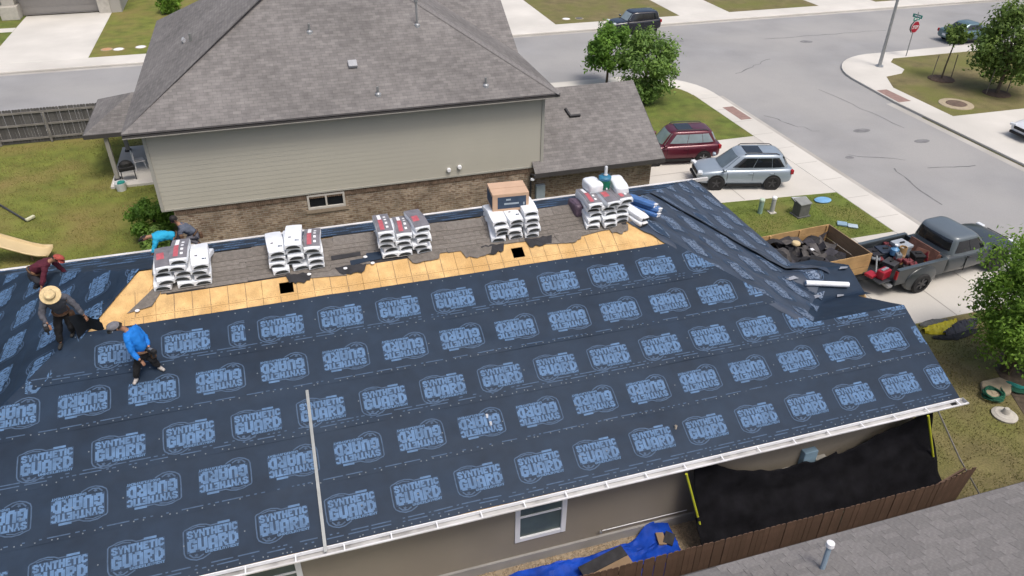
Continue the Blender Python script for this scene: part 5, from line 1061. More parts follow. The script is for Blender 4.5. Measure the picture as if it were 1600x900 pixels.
# roll bundles past the last stack
for i, (x, y, z, ry, mt, lb) in enumerate(((8.98, 17.28, 5.72, -.05, m_wrap, 'white wrapped ridge-cap bundle leaning beside the last stack'), (9.02, 17.33, 5.86, .06, m_wrap, 'upper white ridge-cap bundle with a torn open top'), (9.55, 17.75, 5.62, -.5, m_bluet2, 'blue wrapped bundle sliding toward the hip, lowest of three'), (9.62, 17.82, 5.74, -.55, m_bluet2, 'blue wrapped bundle in the middle of the sliding pile'), (9.5, 17.9, 5.86, -.42, m_bluet2, 'topmost blue wrapped bundle by the hip'))):
    t = wrapped('wrapped_bundle', lb, x, y, z, .34 if i < 2 else .4, .95, .14, mt, R(12)+(.35 if i > 1 else 0), 11+i, 'shingle bundle'); t.rotation_euler = (R(4), R(16 if i > 1 else 4), R(14)+(.45 if i > 1 else .1))
    e = MB().slab([(-.12, -.48, .03), (.12, -.48, .03), (.09, -.48, .1), (-.09, -.48, .1)], (0, .03, 0)).build('shingle_edges' if i < 2 else 'white_end', m_shend if i < 2 else m_white, t, False)
    MB().box(-.1, .1, -.5, -.42, .1, .135).build('label_tag', m_white, t, False, bevel=.01)
# ---- the white roll in the valley, straight edge, offcuts
t = thing('membrane_roll', 'white plastic-wrapped roll lying in the valley between the two small gables', 'roll', (14.95, 15.72, roofZ(14.95, 15.72)+.1), 0)
p0, p1 = Vector((14.28, 15.85, roofZ(14.28, 15.85)+.12)), Vector((15.62, 15.55, roofZ(15.62, 15.55)+.14)); MB().tube([p0, p0.lerp(p1, .5), p1], .085, 14).build('roll', m_wrap, t, smooth=True)
for a, b in ((p0, p0+(p0-p1).normalized()*.01), (p1, p1+(p1-p0).normalized()*.01)): MB().tube([a, b], .04, 10).build('core_end', M('core_blue', (.1, .2, .32), .5), t)
for x, y, s, lb in ((14.35, 15.35, .3, 'small pale offcut below the white roll'), (15.2, 15.3, .22, 'grey offcut at the foot of the white roll'), (13.95, 16.1, .26, 'pale strip of wrapper above the white roll'), (15.85, 16.15, .25, 'silver strip of tape near the small gable edge')):
    a = random.random()*3; tag(MB().slab([(x+s*math.cos(a+t_)*(.5 if i % 2 else 1), y+s*math.sin(a+t_)*.4, roofZ(x, y)+.05+.02*i) for i, t_ in enumerate((0, 1.4, 3.1, 4.5))], (0, 0, -.006)).build('offcut', M('offcut_grey', (.25, .27, .31), .5)), lb, 'offcut')
t = thing('straight_edge', 'long pale aluminium bar lying down the blue roof to the gutter', 'bar', npt(-.55, 1.7, 0)); a, b = npt(-.50, 3.55, .05), npt(-.59, -.12, .035)
MB().slab([a+Vector((-.033, 0, 0)), a+Vector((.033, 0, 0)), b+Vector((.033, 0, 0)), b+Vector((-.033, 0, 0))], (0, -.01, .022)).build('bar', m_bar, t); MB().slab([a+Vector((-.006, -.012, .026)), a+Vector((.006, -.012, .026)), b+Vector((.006, -.012, .026)), b+Vector((-.006, -.012, .026))], (0, 0, .006)).build('ridge', m_bar, t)
# ================================================================ PEOPLE
def skin(name, chains, mat, parent, sub=2):
    """chains: lists of (point, radius); the first point of a chain that repeats a known point joins it"""
    vs = []; es = []; rs = []; idx = {}
    for ch in chains:
        prev = None
        for p, r in ch:
            k = tuple(round(c, 4) for c in p)
            if k not in idx: idx[k] = len(vs); vs.append(Vector(p)); rs.append(r)
            i = idx[k]
            if prev is not None and prev != i: es.append((prev, i))
            prev = i
    me = bpy.data.meshes.new(name); me.from_pydata(vs, es, []); me.materials.append(mat)
    o = bpy.data.objects.new(name, me); link(o, parent, False)
    m = o.modifiers.new('skin', 'SKIN'); m.use_smooth_shade = True
    for i, s in enumerate(me.skin_vertices[0].data): s.radius = (rs[i], rs[i]) if not isinstance(rs[i], tuple) else rs[i]
    roots = set(); adj = {i: [] for i in range(len(vs))}
    for a, b in es: adj[a].append(b); adj[b].append(a)
    seen = set()
    for i in range(len(vs)):
        if i in seen: continue
        me.skin_vertices[0].data[i].use_root = True; st_ = [i]
        while st_:
            q = st_.pop()
            if q in seen: continue
            seen.add(q); st_ += adj[q]
    s = o.modifiers.new('sub', 'SUBSURF'); s.levels = 1; s.render_levels = sub
    if name in ('shirt', 'trousers'):
        s.render_levels = 3; s.levels = 2
        if 'folds' not in bpy.data.textures: tx = bpy.data.textures.new('folds', 'CLOUDS'); tx.noise_scale = .085; tx.noise_depth = 2
        d = o.modifiers.new('folds', 'DISPLACE'); d.texture = bpy.data.textures['folds']; d.strength = .055; d.mid_level = .5; d.texture_coords = 'LOCAL'
    return o
def hand(wrist, d, palmn, curl=.5):
    """five finger chains from the wrist along d"""
    w = Vector(wrist); d = Vector(d).normalized(); n_ = Vector(palmn).normalized(); s = d.cross(n_).normalized(); pm = w+d*.055; out = [[(w, .028), (tuple(pm), .034)]]
    for k, (o_, l) in enumerate(((-.030, .068), (-.010, .078), (.010, .074), (.029, .058))):
        b = w+d*.09+s*o_; out.append([(tuple(pm), .034), (tuple(b), .011), (tuple(b+(d*.8-n_*curl*.5)*l*.5), .0095), (tuple(b+(d*.8-n_*curl*.5)*l*.5+(d*.4-n_*curl)*l*.5), .008)])
    b = w+d*.03-s*.036; out.append([(tuple(w), .028), (tuple(b), .012), (tuple(b+(d*.6-s*.5-n_*.3)*.045), .010)])
    return out
def person(label, loc, J, shirt, pants, shoe, sleeves='long', cap=None, build=1.0):
    """J: joints in local metres"""
    P = thing('person', label, 'person', loc); V = {k: Vector(v) for k, v in J.items()}
    tp = lambda k: tuple(V[k]); mid = lambda a, b, f=.5: tuple(V[a].lerp(V[b], f))
    face = Vector(J['look']).normalized(); upv = (V['head']-V['neck']).normalized()
    skull = V['head']
    ch = [[(tp('pelvis'), .12), (tp('waist'), .115), (tp('chest'), .13), (tp('neck'), .055), (tuple(skull-upv*.03), .075), (tuple(skull+upv*.05), .095), (tuple(skull+upv*.12), .07)]]
    for s in 'LR':
        ch.append([(tp('chest'), .13), (tp('sh'+s), .06), (tp('el'+s), .045), (tp('wr'+s), .030)])
        ch.append([(tp('pelvis'), .12), (tp('hip'+s), .085), (tp('kn'+s), .058), (tp('an'+s), .040)])
    B = skin('body', ch, m_skin, P)
    for s in 'LR':
        d = (V['wr'+s]-V['el'+s]).normalized(); n_ = d.cross(Vector((.3, .9, .1))).normalized(); skin('hand', hand(V['wr'+s], d, n_, .7), m_skin, P, 1)
    # face: nose, eyes, mouth, ears
    side = face.cross(upv).normalized(); fc = skull+upv*.03
    fo = MB().cbox(fc+face*.105-upv*.015, (.025, .025, .04)).build('nose', m_skin, P, False, bevel=.008)
    for s in (1, -1):
        MB().lathe([(0, .008), (.011, .004), (.011, -.004)], fc+face*.094+side*.033*s+upv*.015, 8).build('eye', m_hair, P, False); MB().cbox(fc+side*.098*s-upv*.01, (.025, .025, .055)).build('ear', m_skin, P, False, bevel=.01)
    MB().cbox(fc+face*.094-upv*.055, (.04, .02, .012)).build('mouth', M('lips', (.2, .07, .06), .6), P, False)
    # clothing over the body
    k = 1.0
    sc = [[(mid('pelvis', 'waist', .25), .148), (tp('waist'), .15), (tp('chest'), .165), (mid('chest', 'neck', .7), .085)]]
    for s in 'LR':
        arm = [(tp('chest'), .165), (tp('sh'+s), .088), (tp('el'+s), .068)]
        if sleeves == 'long': arm.append((mid('el'+s, 'wr'+s, .88), .05))
        else: arm = [(tp('chest'), .165), (tp('sh'+s), .088), (mid('sh'+s, 'el'+s, .7), .075)]
        sc.append(arm)
    skin('shirt', sc, shirt, P)
    pc = [[(mid('pelvis', 'waist', .4), .145), (tp('pelvis'), .155)]]
    for s in 'LR': pc.append([(tp('pelvis'), .155), (tp('hip'+s), .115), (tp('kn'+s), .085), (mid('kn'+s, 'an'+s, .95), .068)])
    skin('trousers', pc, pants, P)
    for s in 'LR':
        a = V['an'+s]; f = Vector(J.get('toe'+s, (face.x, face.y, 0))); f.z = 0; f.normalize(); skin('shoe', [[(tuple(a-f*.05+Vector((0, 0, -.03))), .05), (tuple(a+f*.05+Vector((0, 0, -.045))), .048), (tuple(a+f*.15+Vector((0, 0, -.06))), .036)]], shoe, P, 1)
    # tool belt with pouches
    ax = (V['waist']-V['pelvis']).normalized(); c0 = V['pelvis'].lerp(V['waist'], .35); b1 = ax.orthogonal().normalized(); b2 = ax.cross(b1)
    if build: MB().tube([c0+(b1*math.cos(k*.5236)+b2*math.sin(k*.5236))*.168 for k in range(13)], .022, 6).build('tool_belt', M('leather', (.10, .055, .03), .7, .3, 9), P, False); MB().cbox(V['hipR']+Vector((.13, -.05, -.0)), (.12, .14, .2), (0, 0, .4)).build('tool_pouch', M('leather', (.10, .055, .03)), P, False, bevel=.03)
    # hair / hat
    M3 = Matrix((side, face, upv)).transposed().to_4x4(); HM = Matrix.Translation(skull+upv*.05) @ M3
    def dome(name, prof, mat, sx=1, sy=1, off=(0, 0, 0)):
        mb = MB().lathe(prof, off, 20, 'z', sx, sy); mb.v = [tuple(HM @ Vector(v)) for v in mb.v]; return mb.build(name, mat, P, False, smooth=True)
    dome('hair', [(.104, -.05), (.110, .02), (.098, .075), (.06, .115), (0, .13)], m_hair, 1, 1.08, (0, -.018, 0))
    if cap == 'straw':
        hb_ = dome('straw_hat', [(.212, .035), (.206, .05), (.145, .062), (.118, .075), (.112, .15), (.085, .175), (.03, .168), (0, .16)], m_straw); return P
    if cap:
        dome('cap', [(.115, .005), (.119, .05), (.105, .10), (.06, .138), (0, .15)], cap[0], 1, 1.08, (0, -.01, 0))
        s_ = cap[2]; mb = MB(); 
        for r_ in (.10, .20):
            for a in range(7): th = R(35+110*a/6); mb.v.append(tuple(HM @ Vector((r_*math.cos(th)*(1 if r_ < .15 else .8), s_*(r_*math.sin(th)), .03-.02*(r_ > .15)))))
        mb.f = [(a, a+1, a+8, a+7) for a in range(6)]; o = mb.build('cap_peak', cap[1], P, False, smooth=True); sl = o.modifiers.new('s', 'SOLIDIFY'); sl.thickness = .008
    return P
sh_blue = M('shirt_blue', (.006, .15, .52), .8, .12, 5, bump=.3, bscale=12); sh_grey = M('shirt_grey', (.075, .078, .095), .9, .15, 5, bump=.3, bscale=12); sh_mar = M('shirt_maroon', (.075, .010, .022), .85, .2, 5, bump=.3, bscale=12); sh_cyan = M('shirt_cyan', (.015, .30, .50), .8, .1, 5, bump=.3, bscale=12); sh_den = M('shirt_denim', (.08, .095, .13), .85, .2, 6)
tr_black = M('trousers_black', (.010, .010, .012), .9, .3, 6, bump=.3, bscale=12); tr_dark = M('trousers_dark', (.018, .019, .026), .9, .3, 6); sho_w = M('shoe_pale', (.40, .37, .35), .7, .2, 9); sho_b = M('shoe_dark', (.03, .028, .025), .7, .2, 9)
# man in the blue shirt, bent, walking down the slope with a nail gun at his hip
px, py = -3.85, 15.02; pz = roofZ(px, py)
loc = (px, py, pz)
W = lambda x, y, z: (x-px, y-py, z-pz)
fl, fr = (-4.10, 14.92), (-3.60, 15.10); zl, zr_ = roofZ(*fl)+.12, roofZ(*fr)+.12
person('person in a bright blue shirt and grey cap bending forward on the blue roof', loc, dict(pelvis=W(-3.84, 15.06, 5.42), waist=W(-3.84, 15.09, 5.57), chest=W(-3.94, 15.13, 5.86), neck=W(-4.06, 15.13, 6.08), head=W(-4.17, 15.10, 6.16), look=(-.85, -.25, -.5),
    shL=W(-4.02, 14.96, 5.92), elL=W(-3.98, 14.84, 5.62), wrL=W(-3.84, 14.72, 5.46), shR=W(-3.86, 15.30, 5.92), elR=W(-3.74, 15.28, 5.66), wrR=W(-3.68, 15.06, 5.52),
    hipL=W(-3.93, 15.02, 5.36), knL=W(-4.03, 14.93, 5.08), anL=W(fl[0], fl[1], zl), hipR=W(-3.77, 15.10, 5.36), knR=W(-3.68, 15.06, 5.16), anR=W(fr[0], fr[1], zr_), toeL=(-.3, -1, 0), toeR=(.6, -.6, 0)), sh_blue, tr_black, sho_w, cap=(M('cap_grey', (.14, .14, .16), .9, .2, 20), m_black, 1))
def nailgun(label, p, rz):
    t = thing('nail_gun', label, 'nail gun', p, rz); MB().box(-.05, .05, -.14, .14, -.04, .06).build('gun_body', m_black, t, False, bevel=.02); MB().box(-.02, .02, -.06, -.02, -.16, -.04).build('handle', m_dkmetal, t, False, bevel=.01); MB().lathe([(.08, -.04), (.08, .04), (0, .04)], (.02, .1, -.06), 14, 'x').build('nail_drum', m_dkmetal, t, False); MB().box(-.03, .03, -.04, .04, .06, .075).build('plate', m_alloy, t, False); return t
nailgun('black coil nail gun held at the hip of the person in blue', (-3.64, 14.95, 5.50), R(50))
# man with the straw hat
px, py = -5.58, 16.1; pz = roofZ(px, py); loc = (px, py, pz); W = lambda x, y, z: (x-px, y-py, z-pz)
person('person in a grey shirt and wide straw hat leaning over with a nailer', loc, dict(pelvis=W(-5.50, 16.28, 6.02), waist=W(-5.48, 16.24, 6.17), chest=W(-5.44, 16.06, 6.46), neck=W(-5.42, 15.94, 6.66), head=W(-5.41, 15.84, 6.74), look=(-.1, -.75, -.65),
    shL=W(-5.66, 16.06, 6.50), elL=W(-5.78, 15.94, 6.22), wrL=W(-5.66, 15.74, 6.08), shR=W(-5.22, 16.06, 6.50), elR=W(-5.08, 16.04, 6.24), wrR=W(-4.98, 15.98, 6.02),
    hipL=W(-5.58, 16.26, 5.95), knL=W(-5.64, 16.10, 5.62), anL=W(-5.66, 16.02, roofZ(-5.66, 16.02)+.12), hipR=W(-5.42, 16.28, 5.95), knR=W(-5.36, 16.16, 5.66), anR=W(-5.42, 16.28, roofZ(-5.42, 16.28)+.12)), sh_grey, tr_black, sho_b, cap='straw')
nailgun('black nail gun in the hands of the straw-hatted person', (-5.68, 15.66, 6.06), R(20))
# loose dark sheet held in the other hand
mb = MB(); 
for i in range(9):
    for j in range(6):
        u, v = i/8, j/5; x = -5.30+.62*u; y = 16.0+.1*v+.1*math.sin(u*5); zt_ = 6.05-.12*u; zb_ = roofZ(x, y)+.06; mb.v.append((x+.06*N(u*4, v*3), y+.06*N(u*3, v*5, 2), zt_+(zb_-zt_)*v*(1-.45*u)))
for i in range(8):
    for j in range(5): k = i*6+j; mb.f.append((k, k+1, k+7, k+6))
tag(mb.build('loose_sheet', M('sheet_black', (.012, .014, .018), .5, .2, 6), None, smooth=True), 'crumpled black sheet hanging from the straw-hatted person', 'sheet')
# man in maroon, bent low
px, py = -6.95, 20.1; pz = roofZ(px, py); loc = (px, py, pz); W = lambda x, y, z: (x-px, y-py, z-pz)
person('person in a maroon sweater and red cap bending near the far gutter', loc, dict(pelvis=W(-7.08, 20.05, 5.06), waist=W(-6.96, 20.05, 5.18), chest=W(-6.72, 20.05, 5.30), neck=W(-6.52, 20.03, 5.36), head=W(-6.40, 20.0, 5.40), look=(.6, -.5, -.6),
    shL=W(-6.68, 19.84, 5.28), elL=W(-6.76, 19.7, 5.02), wrL=W(-6.86, 19.62, 4.80), shR=W(-6.60, 20.22, 5.26), elR=W(-6.40, 20.16, 4.98), wrR=W(-6.30, 20.06, 4.80),
    hipL=W(-7.10, 19.96, 4.98), knL=W(-6.92, 19.86, 4.82), anL=W(-7.12, 19.96, roofZ(-7.12, 19.96)+.12), hipR=W(-7.10, 20.14, 4.98), knR=W(-6.90, 20.16, 4.85), anR=W(-7.08, 20.22, roofZ(-7.08, 20.22)+.12)), sh_mar, tr_dark, sho_b, cap=(M('cap_red', (.30, .06, .045), .9, .2, 20), M('cap_red', (.30, .06, .045)), 1))
# man in cyan, kneeling behind the first stack
px, py = -4.2, 22.9; pz = roofZ(px, py); loc = (px, py, pz); W = lambda x, y, z: (x-px, y-py, z-pz)
person('person in a cyan shirt crouching at the far gutter behind the first bundle stack', loc, dict(pelvis=W(-3.86, 22.95, 4.06), waist=W(-4.0, 22.93, 4.14), chest=W(-4.36, 22.9, 4.20), neck=W(-4.62, 22.88, 4.22), head=W(-4.76, 22.86, 4.20), look=(-.6, -.3, -.7),
    shL=W(-4.42, 22.70, 4.16), elL=W(-4.52, 22.6, 3.92), wrL=W(-4.6, 22.55, 3.78), shR=W(-4.42, 23.1, 4.16), elR=W(-4.56, 23.16, 3.9), wrR=W(-4.62, 23.1, 3.66),
    hipL=W(-3.86, 22.86, 3.98), knL=W(-4.08, 22.8, 3.78), anL=W(-3.80, 22.8, roofZ(-3.8, 22.8)+.11), hipR=W(-3.86, 23.04, 3.98), knR=W(-4.1, 23.1, 3.72), anR=W(-3.82, 23.1, roofZ(-3.8, 23.1)+.11)), sh_cyan, tr_dark, sho_b, cap=None)
# fifth worker beyond
px, py = -3.75, 23.8; pz = roofZ(px, py); loc = (px, py, pz); W = lambda x, y, z: (x-px, y-py, z-pz)
person('dark-haired person in faded blue-grey clothes crouching just beyond the cyan shirt', loc, dict(pelvis=W(-3.40, 23.75, 3.66), waist=W(-3.50, 23.76, 3.76), chest=W(-3.72, 23.78, 3.94), neck=W(-3.88, 23.8, 4.10), head=W(-3.94, 23.78, 4.22), look=(-.8, -.4, -.4),
    shL=W(-3.78, 23.56, 3.94), elL=W(-3.90, 23.5, 3.72), wrL=W(-3.98, 23.46, 3.5), shR=W(-3.78, 24.0, 3.92), elR=W(-3.9, 24.0, 3.68), wrR=W(-4.0, 23.95, 3.45),
    hipL=W(-3.40, 23.66, 3.58), knL=W(-3.70, 23.62, 3.60), anL=W(-3.36, 23.62, roofZ(-3.4, 23.6)+.11), hipR=W(-3.40, 23.86, 3.56), knR=W(-3.70, 23.9, 3.52), anR=W(-3.36, 23.9, roofZ(-3.4, 23.9)+.11)), sh_den, M('trousers_grey', (.10, .10, .12), .9, .2), sho_b, cap=None)
# ================================================================ YARD AND STREET THINGS
t = thing('street_lamp', 'tall grey street lamp pole on the rounded corner pavement', 'lamp post', (39.75, 42.6, .013)); MB().lathe([(.13, 0), (.12, .5), (.10, 2), (.075, 8.5), (0, 8.5)], (0, 0, 0), 12).build('pole', m_metal, t, False, smooth=True); MB().lathe([(.28, 0), (.26, .06), (.14, .08)], (0, 0, 0), 12).build('base_plate', m_metal, t, False); MB().tube([(0, 0, 8.4), (-1.2, -.4, 8.7)], .05, 8).build('arm', m_metal, t, False); MB().cbox((-1.4, -.47, 8.68), (.6, .25, .12)).build('lamp_head', m_util, t, False, bevel=.04)
# stop sign with two green street name blades
t = thing('stop_sign', 'red octagonal stop sign under green street name blades', 'sign', (43.25, 44.1, .013)); MB().tube([(0, 0, 0), (0, 0, 3.05)], .035, 8).build('post', m_metal, t, False)
fa = R(190); ob = Matrix.Rotation(fa, 4, 'Z') @ Matrix.Rotation(0, 4, 'X')
def plate(r, y, mat, name, par, z=2.05):
    mb = MB().slab([(r*math.cos(R(22.5+45*k)), y, z+r*math.sin(R(22.5+45*k))) for k in range(8)], (0, .012, 0)); mb.v = [tuple(ob @ Vector(v)) for v in mb.v]; return mb.build(name, mat, par, False)
pl = plate(.42, .05, m_white, 'plate', t); pr_ = plate(.395, .064, m_stop, 'red_face', pl); pl2 = plate(.42, -.063, m_util, 'plate_back', pl)
vs, fs = text_mesh('STOP', .56, .24, .03); mb = MB().add([ob @ Vector((.28-a, .082, 1.93+b)) for a, b, c in vs], fs); mb.build('lettering', m_white, pl, False)
for ang, z, wd in ((R(100), 2.78, .38), (R(12), 2.6, .34)):
    m = Matrix.Rotation(ang, 4, 'Z'); b_ = MB().box(-wd, wd, -.008, .008, z-.11, z+.11, m).build('name_blade', m_green, t, False); MB().box(-wd*.7, wd*.6, -.0125, -.009, z-.04, z+.05, m).box(-wd*.7, wd*.6, .009, .0125, z-.04, z+.05, m).build('blade_lettering', m_white, b_, False)
# manhole ring
t = thing('manhole', 'round brown manhole cover in a pale concrete ring on the east lawn', 'manhole', (39.2, 35.0, 0)); MB().lathe([(1.0, 0), (.98, .04), (.62, .06), (.6, .02), (0, .02)], (0, 0, 0), 28).build('ring', m_stone, t, False); MB().lathe([(.58, .05), (.55, .075), (0, .08)], (0, 0, 0), 24).build('cover', M('rusty_iron', (.12, .085, .065), .8, .2), t, False)
# meter lids across the street
for x, y, m_, lb in ((-11.45, 60.5, M('lid_orange', (.45, .25, .13), .7), 'orange ground lid on the lawn across the street'), (-10.65, 60.3, m_white, 'white round ground lid beside the orange one across the street'), (-9.2, 60.5, m_white, 'white ground lid nearest the grey roof edge across the street')):
    t = thing('ground_lid', lb, 'ground lid', (x, y, 0)); MB().lathe([(.34, 0), (.33, .03), (0, .045)], (0, 0, 0), 16).build('lid', m_, t, False); MB().lathe([(.4, -.02), (.4, .015), (.35, .02)], (0, 0, 0), 16).build('rim', m_stone, t, False)
for x, y, m_, lb in ((23.2, 60.1, m_white, 'white ground lid on the dry lawn west of the black car'), (24.3, 60.0, m_util, 'grey ground lid on the dry lawn near the black car')):
    t = thing('ground_lid', lb, 'ground lid', (x, y, 0)); MB().lathe([(.3, 0), (.29, .03), (0, .045)], (0, 0, 0), 16).build('lid', m_, t, False); MB().lathe([(.36, -.02), (.36, .015), (.31, .02)], (0, 0, 0), 16).build('rim', m_stone, t, False)
# utility pedestals and lids on the verge
def pedestal(label, x, y, r, h, mat, cap_, base=False):
    t = thing('utility_pedestal', label, 'pedestal', (x, y, 0)); MB().lathe([(r, 0), (r, h), (0, h)], (0, 0, 0), 14).build('tube', mat, t, False, smooth=True); MB().lathe([(r*1.12, h-.02), (r*1.15, h+.06), (r*.8, h+.1), (0, h+.11)], (0, 0, 0), 14).build('cap', cap_, t, False, smooth=True)
    if base: MB().box(-.16, .16, -.16, .16, -.02, .05).build('base', m_whitestone, t, False, bevel=.02)
pedestal('pale green round utility pedestal on the verge', 19.75, 25.85, .11, .62, M('ped_green', (.22, .33, .28), .6), M('ped_cap', (.42, .52, .42), .6)); pedestal('grey utility pedestal with a white cap and square foot on the verge', 20.3, 25.75, .10, .7, M('ped_grey', (.36, .37, .36), .6), m_white, True)
t = thing('utility_box', 'weathered dark grey utility box with a sloping lid on the verge', 'utility box', (21.4, 25.2, 0), .1); MB().box(-.28, .28, -.24, .24, 0, .62).build('cabinet', m_util, t, False, bevel=.03); MB().slab([(-.31, -.27, .62), (.31, -.27, .62), (.31, .27, .72), (-.31, .27, .72)], (0, 0, .04)).build('lid', M('lid_grey', (.21, .22, .21), .6), t, False); MB().box(-.34, .34, -.3, .3, -.02, .05).build('plinth', m_util, t, False)
t = thing('bin_lid', 'grey rectangular lid lying on the grass behind the utility box', 'lid', (22.3, 26.45, .02), -.2); MB().box(-.36, .36, -.24, .24, 0, .05).build('plate', M('lid_pale', (.38, .40, .42), .6), t, False, bevel=.02); MB().box(-.1, .1, -.03, .03, .05, .075).build('handle', m_util, t, False)
t = thing('frisbee_lid', 'blue oval lid lying on the grass verge', 'lid', (23.25, 26.1, .02)); MB().lathe([(.4, 0), (.42, .04), (.36, .07), (0, .06)], (0, 0, 0), 18, sy=.7).build('disc', M('lid_blue', (.16, .34, .55), .5), t, False, smooth=True); MB().lathe([(.3, .062), (.3, .075), (.28, .07)], (0, 0, 0), 18, sy=.7).build('rim', M('lid_blue', (.16, .34, .55)), t, False)
t = thing('plastic_crate_lid', 'pair of pale blue plastic lids on the grass beside the trailer', 'lid', (22.8, 23.75, .02), -.6); MB().box(-.42, .0, -.16, .18, 0, .08).build('plate', m_utilb, t, False, bevel=.02); MB().box(.02, .44, -.2, .12, 0, .06).build('plate', M('lid_paleb', (.34, .42, .48), .5), t, False, bevel=.02)
# playground slide in the back yard
t = thing('playground_slide', 'beige plastic slide running down into the back yard', 'slide', (-11.2, 30.4, 0))
pth = [(-14.5, 30.95, 2.1), (-13.2, 30.75, 1.66), (-12.2, 30.6, 1.25), (-11.2, 30.42, .8), (-10.5, 30.3, .48), (-10.1, 30.22, .36), (-9.75, 30.15, .34)]; n_ = Vector((.1, .99, 0)).normalized(); mb = MB()
sec = [(-.46, .10), (-.40, .12), (-.36, .02), (0, 0), (.36, .02), (.40, .12), (.46, .10)]
for p in pth: mb.v += [tuple(Vector(p)+n_*a+Vector((0, 0, b))) for a, b in sec]
for i in range(len(pth)-1):
    for j in range(6): k = i*7+j; mb.f.append((k, k+1, k+8, k+7))
o = mb.build('chute', m_beige, t, smooth=True); sl = o.modifiers.new('s', 'SOLIDIFY'); sl.thickness = .03
for x, y, z in ((-13.2, 30.75, 1.6), (-10.5, 30.3, .44)): MB().tube([(x, y, z), (x, y, 0)], .035, 8).build('leg', m_woodt2, t)
t = thing('rake', 'dark rod with a pale end lying on the back lawn', 'rod', (-12, 35, 0)); MB().tube([(-13.6, 36.85, .06), (-11.42, 33.9, .06)], .045, 8).build('pole', m_dkmetal, t); MB().cbox((-11.28, 34.02, .1), (.42, .14, .12), (0, 0, R(52))).build('head', M('pale_plastic', (.55, .55, .40), .6), t, bevel=.03)
# black netting hung from the eave on props over the side yard
t = thing('black_netting', 'black sheet hung over the side wall and propped out to the fence', 'tarp', (11.5, 10.6, 0))
mb = MB(); nu, nv = 90, 24
for i in range(nu+1):
    u = i/nu; X = 8.05+6.95*u
    sag = (2.62-1.15*math.sin(math.pi*min(1, u*1.12))**.9) if u < .9 else 1.62+(u-.9)*9
    if u > .62: sag = 1.5+(u-.62)**1.5*4.6
    for j in range(nv+1):
        v = j/nv; y = 11.0-.30*v-1.15*v**1.6; z = sag*(1-v)**1.25+.16*(1-v)*v+.05
        xo = X+(.35*v if u > .85 else 0)+.05*N(u*9, v*4); mb.v.append((xo, y+.10*N(u*7, v*5, 1), max(.03, z+.12*N(u*8, v*6, 3)+.07*N(u*26, v*3, 8))))
for i in range(nu):
    for j in range(nv): k = i*(nv+1)+j; mb.f.append((k, k+1, k+nv+2, k+nv+1))
o = mb.build('cloth', m_net, t, smooth=True); sl = o.modifiers.new('s', 'SOLIDIFY'); sl.thickness = .01
for a, b, lb in (((7.6, 10.58, 2.72), (8.45, 10.35, 0), 'yellow prop pole leaning at the window end of the black sheet'), ((14.45, 10.6, 2.72), (15.55, 10.35, 0), 'yellow prop pole leaning at the lawn end of the black sheet')):
    q = thing('prop_pole', lb, 'pole', b); MB().tube([a, b], .03, 8).build('pole', m_prop, q); c = Vector(a).lerp(Vector(b), .55); MB().tube([c, Vector(a).lerp(Vector(b), .6)], .04, 8).build('clamp', m_black, q); MB().lathe([(.05, 0), (.05, .02), (0, .02)], b, 8).build('foot', m_black, q)
q = thing('grey_pole', 'thin grey pole leaning from the eave to the lawn beside the fence end', 'pole', (16.2, 9.6, 0)); MB().tube([(14.85, 10.7, 2.7), (15.5, 10.1, 1.4), (16.35, 9.5, .02)], .022, 8).build('pole', m_woodgr, q); MB().lathe([(.04, 0), (.04, .03), (0, .03)], (16.35, 9.5, 0), 8).build('foot', m_black, q)
# blue tarp with debris on the gravel
t = thing('blue_tarp', 'crumpled bright blue tarp on the gravel below the stucco wall', 'tarp', (5.5, 10.7, 0)); mb = MB(); nu, nv = 90, 22
for i in range(nu+1):
    for j in range(nv+1):
        u, v = i/nu, j/nv; X = 2.3+5.5*u+.12*N(u*6, v*3); Y = 9.75+(1.35+.12*math.sin(u*7))*v*(.75+.35*u)+.08*N(u*5, v*4, 2)
        z = .03+.16*abs(N(u*5, v*1.6, 5))+.10*abs(N(u*13+v*6, v*9-u*5, 6))+.05*abs(N(u*40, v*14, 8))+.12*(v > .8)*abs(N(u*6, 1))+(.2*max(0, 1-abs(u-.93)*9)*(v > .4)); mb.v.append((X, Y, z))
for i in range(nu):
    for j in range(nv): k = i*(nv+1)+j; mb.f.append((k, k+1, k+nv+2, k+nv+1))
mb.build('cloth', m_bluet, t, smooth=True)
for i, (x, y, a, l, w, m_, lb) in enumerate(((5.7, 10.55, .2, 1.25, .3, m_felt, 'dark board lying on the blue tarp'), (5.75, 10.2, .2, 1.25, .36, m_woodt2, 'brown board lying on the blue tarp'), (7.55, 10.7, .9, .35, .25, m_felt, 'dark scrap at the end of the blue tarp'), (7.35, 10.75, 1.4, .35, .2, m_woodt2, 'small brown offcut at the end of the blue tarp'))):
    o = MB().cbox((0, 0, 0), (l, w, .05)).build('board', m_, None, bevel=.006); o.location = (x, y, .30); o.rotation_euler = (R(6), R(-3), a); tag(o, lb, 'board')
wrapped('teal_bag', 'teal plastic bag on the black sheet at the fence', 12.05, 9.95, .25, .5, .25, .22, m_teal, .2, 40)
for x, y, lb in ((10.0, 9.75, 'white pebble on the black sheet near the fence, west one'), (10.9, 9.8, 'white pebble on the black sheet near the teal bag'), (13.9, 9.85, 'tan stone at the corner of the side fence'), (15.4, 9.0, 'white ball on the grass past the fence end')):
    bm = bmesh.new(); bmesh.ops.create_icosphere(bm, subdivisions=2, radius=.07); 
    for v in bm.verts: v.co *= .8+.4*noise.noise(v.co*9+Vector((x, 0, 0))); v.co += Vector((x, y, .2 if x < 13 else .06))
    me = bpy.data.meshes.new('pebble'); bm.to_mesh(me); bm.free(); me.materials.append(m_white if 'white' in lb else m_stone); tag(obj('pebble', me), lb, 'pebble')
